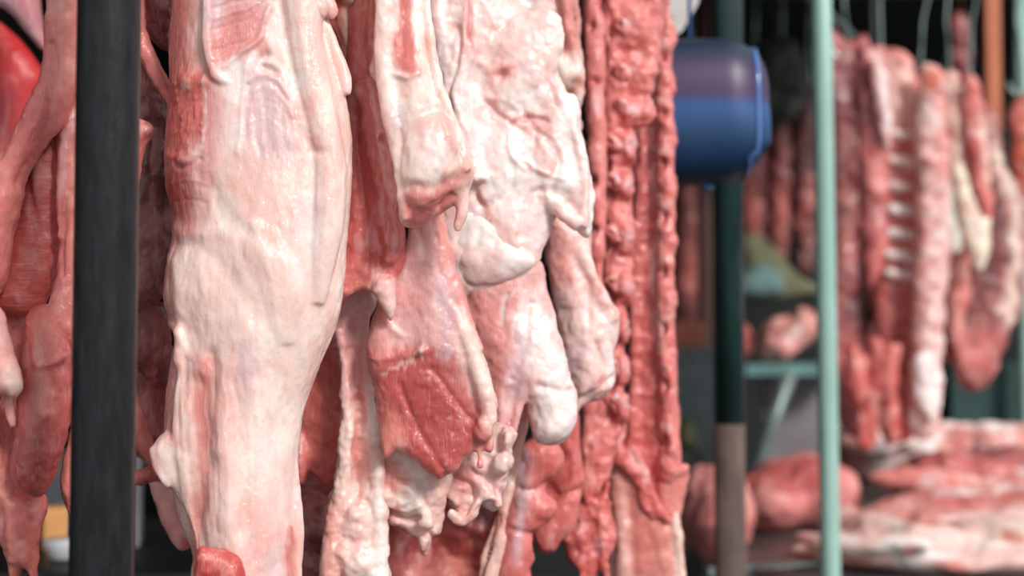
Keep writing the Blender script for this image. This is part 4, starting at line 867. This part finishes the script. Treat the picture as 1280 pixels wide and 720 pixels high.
# ------------------------------------------------------------------ counter and meat on it
ZC = .86
t = thing('butcher_counter', 'long low counter covered with cut meat, at lower right', 'counter', (1.4, 4.0, 0))
obj_geo('worktop', [([(.37, 2.86, ZC), (2.6, 2.86, ZC), (3.3, 5.3, ZC), (.95, 5.3, ZC)]+[(x, y, ZC-.05) for x, y in ((.37, 2.86), (2.6, 2.86), (3.3, 5.3), (.95, 5.3))],
    [(0, 1, 2, 3), (7, 6, 5, 4), (0, 4, 5, 1), (1, 5, 6, 2), (2, 6, 7, 3), (3, 7, 4, 0)])], M['counter_top'], t, False)
for x, y in ((.52, 2.95), (2.5, 2.95), (3.15, 5.2), (1.1, 5.2)): obj_geo('leg', [box_geo((x, y, (ZC-.05)/2), (.06, .06, ZC-.05))], M['brown_rust'], t, False)
a = P(860, 690, 2.9)
def flat(name, label, blobs, base, cols=(), seed=1, vox=.008, lumps=(.012, 14)):
    """meat lying down: blobs of (X, Y, Z, rx, ry, rz, angle)"""
    V = []; F = []
    for X, Y, Z, rx, ry, rz, an in blobs:
        v, f = ell_geo((0, 0, 0), (rx, ry, rz)); ca, sa = math.cos(an), math.sin(an)
        v = [(X+p[0]*ca-p[1]*sa, Y+p[0]*sa+p[1]*ca, Z+p[2]) for p in v]
        n = len(V); V += v; F += [tuple(i+n for i in q) for q in f]
    me, co, ed, deg = remesh(V, F, vox, 3); n = len(co)
    co[:, 2] += lumps[0]*fbm(co*lumps[1], 3, seed)*sstep(ZC, ZC+.03, co[:, 2]); co[:, 0] += lumps[0]*.6*fbm(co*lumps[1], 2, seed+4)
    co[:, 2] = np.maximum(co[:, 2], ZC+.001)
    me.vertices.foreach_set('co', co.ravel())
    c = np.tile(lin(CLR[base] if isinstance(base, str) else base), (n, 1))
    for cc, th, sc_, sd, s in cols:
        q = co*np.array(sc_); a = sstep(th, th+.25, fbm(q, 3, sd))*s
        c = c*(1-a[:, None])+lin(CLR[cc] if isinstance(cc, str) else cc)*a[:, None]
    ca_ = me.color_attributes.new('Col', 'FLOAT_COLOR', 'POINT'); ca_.data.foreach_set('color', np.c_[np.clip(c, 0, .98), np.ones(n)].ravel()); me.name = name
    o = link(name, me, M['far_flesh']); return tag(o, label, 'meat')
rv = random.Random(4)
def strips(cx, cy, w, d, n, z, an, sz=(.16, .035, .03)):
    out = []
    for i in range(n):
        out.append((cx+rv.uniform(-w, w), cy+rv.uniform(-d, d), z+rv.uniform(0, .03), sz[0]*rv.uniform(.6, 1.2), sz[1]*rv.uniform(.7, 1.4), sz[2]*rv.uniform(.8, 1.3), an+rv.uniform(-.5, .5)))
    return out
flat('rib_slab', 'pale pink marbled slab lying nearest on the counter at lower right', [(1.12, 3.16, .89, .52, .26, .05, .1)]+strips(1.08, 3.12, .40, .16, 18, .915, -.5), 'pinkfat',
     [('cream', -.1, (9, 9, 9), 3, .7), ('white', .2, (5, 14, 9), 5, .85), ('rose', .2, (8, 8, 8), 9, .75)], 131)
flat('rib_slab', 'broad pink slab on the counter behind the nearest one', [(1.56, 3.74, .90, .62, .28, .06, .0)]+strips(1.56, 3.72, .5, .24, 16, .93, .2), 'pink',
     [('pinkfat', -.1, (7, 9, 9), 13, .7), ('white', .4, (6, 12, 9), 15, .7), ('mus', .2, (6, 6, 8), 19, .6)], 132)
flat('meat_cut', 'thick dark red piece on the counter, at the back under the far ribs', [(1.42, 4.28, .93, .30, .17, .09, .0), (1.30, 4.24, .95, .14, .1, .07, .3)], (160, 84, 86), [('rose', .1, (6, 6, 6), 23, .7), ('white', .5, (9, 9, 9), 24, .6)], 133)
flat('meat_cut', 'thick brownish piece at the right edge of the counter', [(2.0, 4.3, .94, .22, .2, .10, .1)], (170, 96, 92), [('dark', .2, (5, 5, 5), 27, .6), ('blush', .3, (6, 6, 8), 28, .7)], 134)
flat('meat_heap', 'pale fatty heap on the counter directly under the far ribs', [(1.42, 4.80, .95, .36, .16, .10, 0), (1.22, 4.76, 1.0, .16, .12, .08, .4)]+strips(1.45, 4.68, .34, .12, 12, 1.0, .2, (.15, .04, .04)), 'blush', [('white', .0, (9, 9, 9), 33, .8), ('rose', .15, (8, 8, 8), 34, .8)], 135)
flat('red_cut', 'deep red rounded cut lying between the green post and the mint post', [(.76, 3.72, .95, .15, .16, .10, .3), (.66, 3.66, .93, .10, .14, .08, .0)], (212, 130, 126), [('deep', .25, (8, 8, 8), 37, .6), ('blush', .4, (10, 10, 10), 38, .6)], 136)
flat('red_cut', 'deep red cut lying left of the green post behind the rib column', [(.47, 3.3, .95, .09, .16, .11, .0), (.45, 3.1, .90, .05, .12, .05, .1)], (212, 130, 126), [('blush', .1, (10, 10, 10), 41, .7)], 137)
o = obj_geo('cleaver', [box_geo((0, 0, 0), (.20, .06, .004)), box_geo((-.15, 0, 0), (.12, .022, .018))], M['galvanised'], smooth=False, bevel=.0015)
o.location = (.58, 3.02, ZC+.0125); o.rotation_euler = (0, 0, .5)
tag(o, 'dull steel cleaver lying by the brown foot of the green post', 'knife')

# ------------------------------------------------------------------ dim stall behind
def bx(name, label, cat, px0, px1, py0, py1, Y, dep, mat, bev=.005):
    a = P(px0, py1, Y); b = P(px1, py0, Y)
    o = obj_geo(name, [box_geo(((a.x+b.x)/2, Y+dep/2, (a.z+b.z)/2), (b.x-a.x, dep, b.z-a.z))], mat, smooth=False, bevel=bev)
    return tag(o, label, cat)
Yb = 5.6
t = thing('market_table', 'dim table with a mint rail edge, seen between the green and mint posts', 'table', P(985, 600, 4.9))
def tb(name, x0, x1, y0, y1, Y, dep, mat):
    a = P(x0, y1, Y); b = P(x1, y0, Y); return obj_geo(name, [box_geo(((a.x+b.x)/2, Y+dep/2, (a.z+b.z)/2), (b.x-a.x, dep, b.z-a.z))], mat, t, False, .004)
tb('table_top', 932, 1060, 456, 470, 5.4, .5, plain('dull_mint', (84, 120, 118), .5))
g0 = [P(988, 466, 5.4), P(962, 540, 5.4), P(940, 620, 5.4)]
obj_geo('leg', [tube_geo([g0[0], g0[1], g0[2], (g0[2].x, 5.4, .01)], .028, 12)], M['galvanised'], t)
g0 = [P(1050, 466, 5.85), P(1050, 620, 5.85)]
obj_geo('leg', [tube_geo([g0[0], (g0[1].x, 5.85, .01)], .028, 12)], M['galvanised'], t)
tag_ = bx('tin_panel', 'grey tin panel standing under the mint-edged table', 'panel', 955, 1060, 470, 640, 5.62, .03, M['tin'])
far('meat_scraps', 'heap of pale pink scraps on the mint-edged table', [('e', 982, 420, 26, 26, 0, 0, .10), ('e', 1002, 408, 18, 20, 0, .0, .1), ('e', 970, 434, 18, 14, 0, -.04, .08)], 'blush', cols=[('b', 'dark', 970, 418, 8, 6, .8), ('b', 'rose', 985, 440, 14, 8, .7), ('b', 'white', 985, 415, 8, 8, .6)], Y=5.6, lumps=(.02, 14), vox=.01, seed=141)
far('meat_lump', 'dark red lump beside the pale scraps, half behind the green post', [('e', 918, 425, 22, 26, 0, 0, .10)], 'dark', cols=[('b', 'orange', 948, 380+26, 20, 8, .8)], Y=5.62, lumps=(.015, 14), vox=.01, seed=142)
M['olive_cloth'] = plain('olive_cloth', (92, 92, 66), .9, c2=(128, 128, 100), scale=(6, 6, 6))
o = obj_geo('folded_tarp', [slab_geo([(925, 300), (948, 296), (975, 318), (1000, 345), (1040, 366), (1000, 372), (930, 372)], 5.85, .06, .08, .02, wav=.02)], M['olive_cloth']); tag(o, 'olive tarp slumped behind the mint-edged table', 'tarp')
o = obj_geo('green_cloth', [slab_geo([(925, 345), (950, 330), (975, 340), (976, 366), (925, 372)], 5.72, .04, .06, .02, wav=.01)], plain('grey_green', (84, 110, 108), .8)); tag(o, 'grey-green bundle in front of the olive tarp', 'bundle')
# dim hanging cuts at the back
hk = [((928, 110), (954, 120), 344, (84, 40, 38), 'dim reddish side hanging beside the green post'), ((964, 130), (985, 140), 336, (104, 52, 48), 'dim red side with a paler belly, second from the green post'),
      ((996, 110), (1020, 110), 350, (62, 38, 40), 'dim brown side hanging directly left of the mint post'), ((848, 215), (872, 215), 430, (150, 84, 76), 'dim pinkish side behind the rib column, under the blue tub')]
for i, (a0, a1, yb, c, lb) in enumerate(hk):
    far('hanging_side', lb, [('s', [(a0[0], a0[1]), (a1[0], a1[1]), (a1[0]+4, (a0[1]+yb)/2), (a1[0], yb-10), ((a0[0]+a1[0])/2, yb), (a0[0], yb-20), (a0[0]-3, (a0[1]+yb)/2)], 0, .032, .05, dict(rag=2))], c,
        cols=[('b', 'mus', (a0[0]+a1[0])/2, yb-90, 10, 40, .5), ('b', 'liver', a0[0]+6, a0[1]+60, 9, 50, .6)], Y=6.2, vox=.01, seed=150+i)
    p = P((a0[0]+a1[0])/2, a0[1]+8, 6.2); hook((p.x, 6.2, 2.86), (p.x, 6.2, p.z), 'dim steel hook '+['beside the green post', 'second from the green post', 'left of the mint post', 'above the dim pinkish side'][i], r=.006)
t = thing('back_rail', 'dim rail under the ceiling that the back sides hang from', 'rail', (1.2, 6.2, 2.86))
obj_geo('bar', [tube_geo([(-1.9, 6.2, 2.865), (4, 6.2, 2.865)], .014, 12)], M['galvanised'], t)
for x in (-1.2, 1.0, 2.4): obj_geo('hanger', [tube_geo([(x, 6.2, 2.87), (x, 6.2, 2.95)], .008, 8)], M['galvanised'], t)
o = obj_geo('cloth_bundle', [slab_geo([(940, 60), (985, 50), (1010, 90), (1000, 140), (960, 160), (935, 120)], 5.9, .10, .10, .02, wav=.04)], plain('bundle', (38, 46, 44), .9, c2=(84, 88, 78), scale=(7, 7, 7))); tag(o, 'dark greenish bag hung high behind the blue tub', 'bag')
bx('orange_crate', 'dull orange crate in the dark under the blue tub', 'crate', 838, 880, 402, 434, 4.9, .3, plain('orange_crate', (150, 84, 62), .6))
bx('grey_cabinet', 'grey panelled cabinet front under the dull orange crate', 'cabinet', 836, 905, 434, 850, 4.9, .5, plain('grey_cabinet', (98, 106, 108), .6))
bx('dark_box', 'dark low box under the bright green bag', 'box', 846, 880, 566, 950, 4.45, .3, plain('dark_box', (40, 38, 38), .7))
o = far('dummy', None, [('e', 858, 545, 12, 22, 0, 0, .05)], (66, 120, 52), Y=4.6, seed=160, vox=.01); o.name = 'green_bag'; tag(o, 'small bright green bag in front of the grey cabinet', 'bag')
# dark red thing upper right & crates in the dark
bx('dark_crate', 'dark green crate at the right, behind the counter', 'crate', 1190, 1300, 455, 560, 5.6, .5, plain('dark_green', (22, 52, 50), .6))
far('red_cloth', 'dark red cloth hung high between the far hooks', [('s', [(1188, 20), (1212, 24), (1216, 80), (1200, 110), (1184, 80)], 0, .03, .04)], (88, 22, 30), Y=5.0, seed=161, vox=.01)
# lower left: dark shelf
bx('dark_shelf', 'black-topped stand low behind the post, at lower left', 'stand', -160, 480, 716, 1800, 2.3, .7, plain('dark_shelf', (20, 19, 22), .5, c2=(34, 32, 36)))
z = P(0, 716, 2.3).z
def on(name, label, cat, px, w, h, d, Y, mat, rz=0, bev=.006):
    x = P(px, 700, Y).x; o = obj_geo(name, [box_geo((0, 0, h/2), (w, d, h))], mat, smooth=False, bevel=bev); o.location = (x, Y, z+.001); o.rotation_euler = (0, 0, rz); return tag(o, label, cat)
on('wooden_block', 'light orange wooden block in the gap left of the black post', 'block', 68, .045, .075, .05, 2.55, plain('block', (216, 150, 92), .6), .4)
on('grey_box', 'dark bluish grey box behind the light wooden block', 'box', 76, .09, .16, .08, 2.75, plain('grey_box', (58, 62, 68), .6), .5)
cup = on('white_cup', 'small white bowl left of the foot of the black post', 'bowl', 80, .01, .01, .01, 2.42, M['tin'])
V, F = tube_geo([(0, 0, 0), (0, 0, .008), (0, 0, .03), (0, 0, .036)], [.018, .026, .034, .034], 24); bpy.data.objects.remove(cup)
o = obj_geo('white_bowl', [(V, F)], plain('white_enamel', (200, 200, 206), .3)); o.location = (P(80, 700, 2.42).x, 2.42, z+.001); tag(o, 'small white bowl left of the foot of the black post', 'bowl')
on('steel_sheet', 'greyish sheet leaning upright in the gap between the post and the pale blade-shaped tip', 'sheet', 172, .012, .17, .1, 2.6, plain('sheet', (120, 116, 122), .4), .2)

# ------------------------------------------------------------------ near hooks (their shanks rise above the frame)
for px, Y, lb in ((330, 1.36, 'steel hook carrying the big pale leg'), (525, 1.38, 'steel hook carrying the rounded hock'), (590, 1.52, 'steel hook carrying the wide white leg'), (780, 1.90, 'steel hook carrying the split backbone')):
    p = P(px, -70, Y); hook((p.x, Y, 2.30), (p.x, Y, p.z), lb, r=.004)

for (px, py, Y), lb in (((1202, 24, 5.0), 'thin cord holding the dark red cloth between the far hooks'), ((972, 62, 5.9), 'thin cord holding the dark greenish bag high behind the blue tub')):
    p = P(px, py, Y); o = obj_geo('cord', [tube_geo([(p.x, Y, p.z-.06), (p.x, Y, 2.94)], .004, 8)], M['brown_post']); tag(o, lb, 'cord')
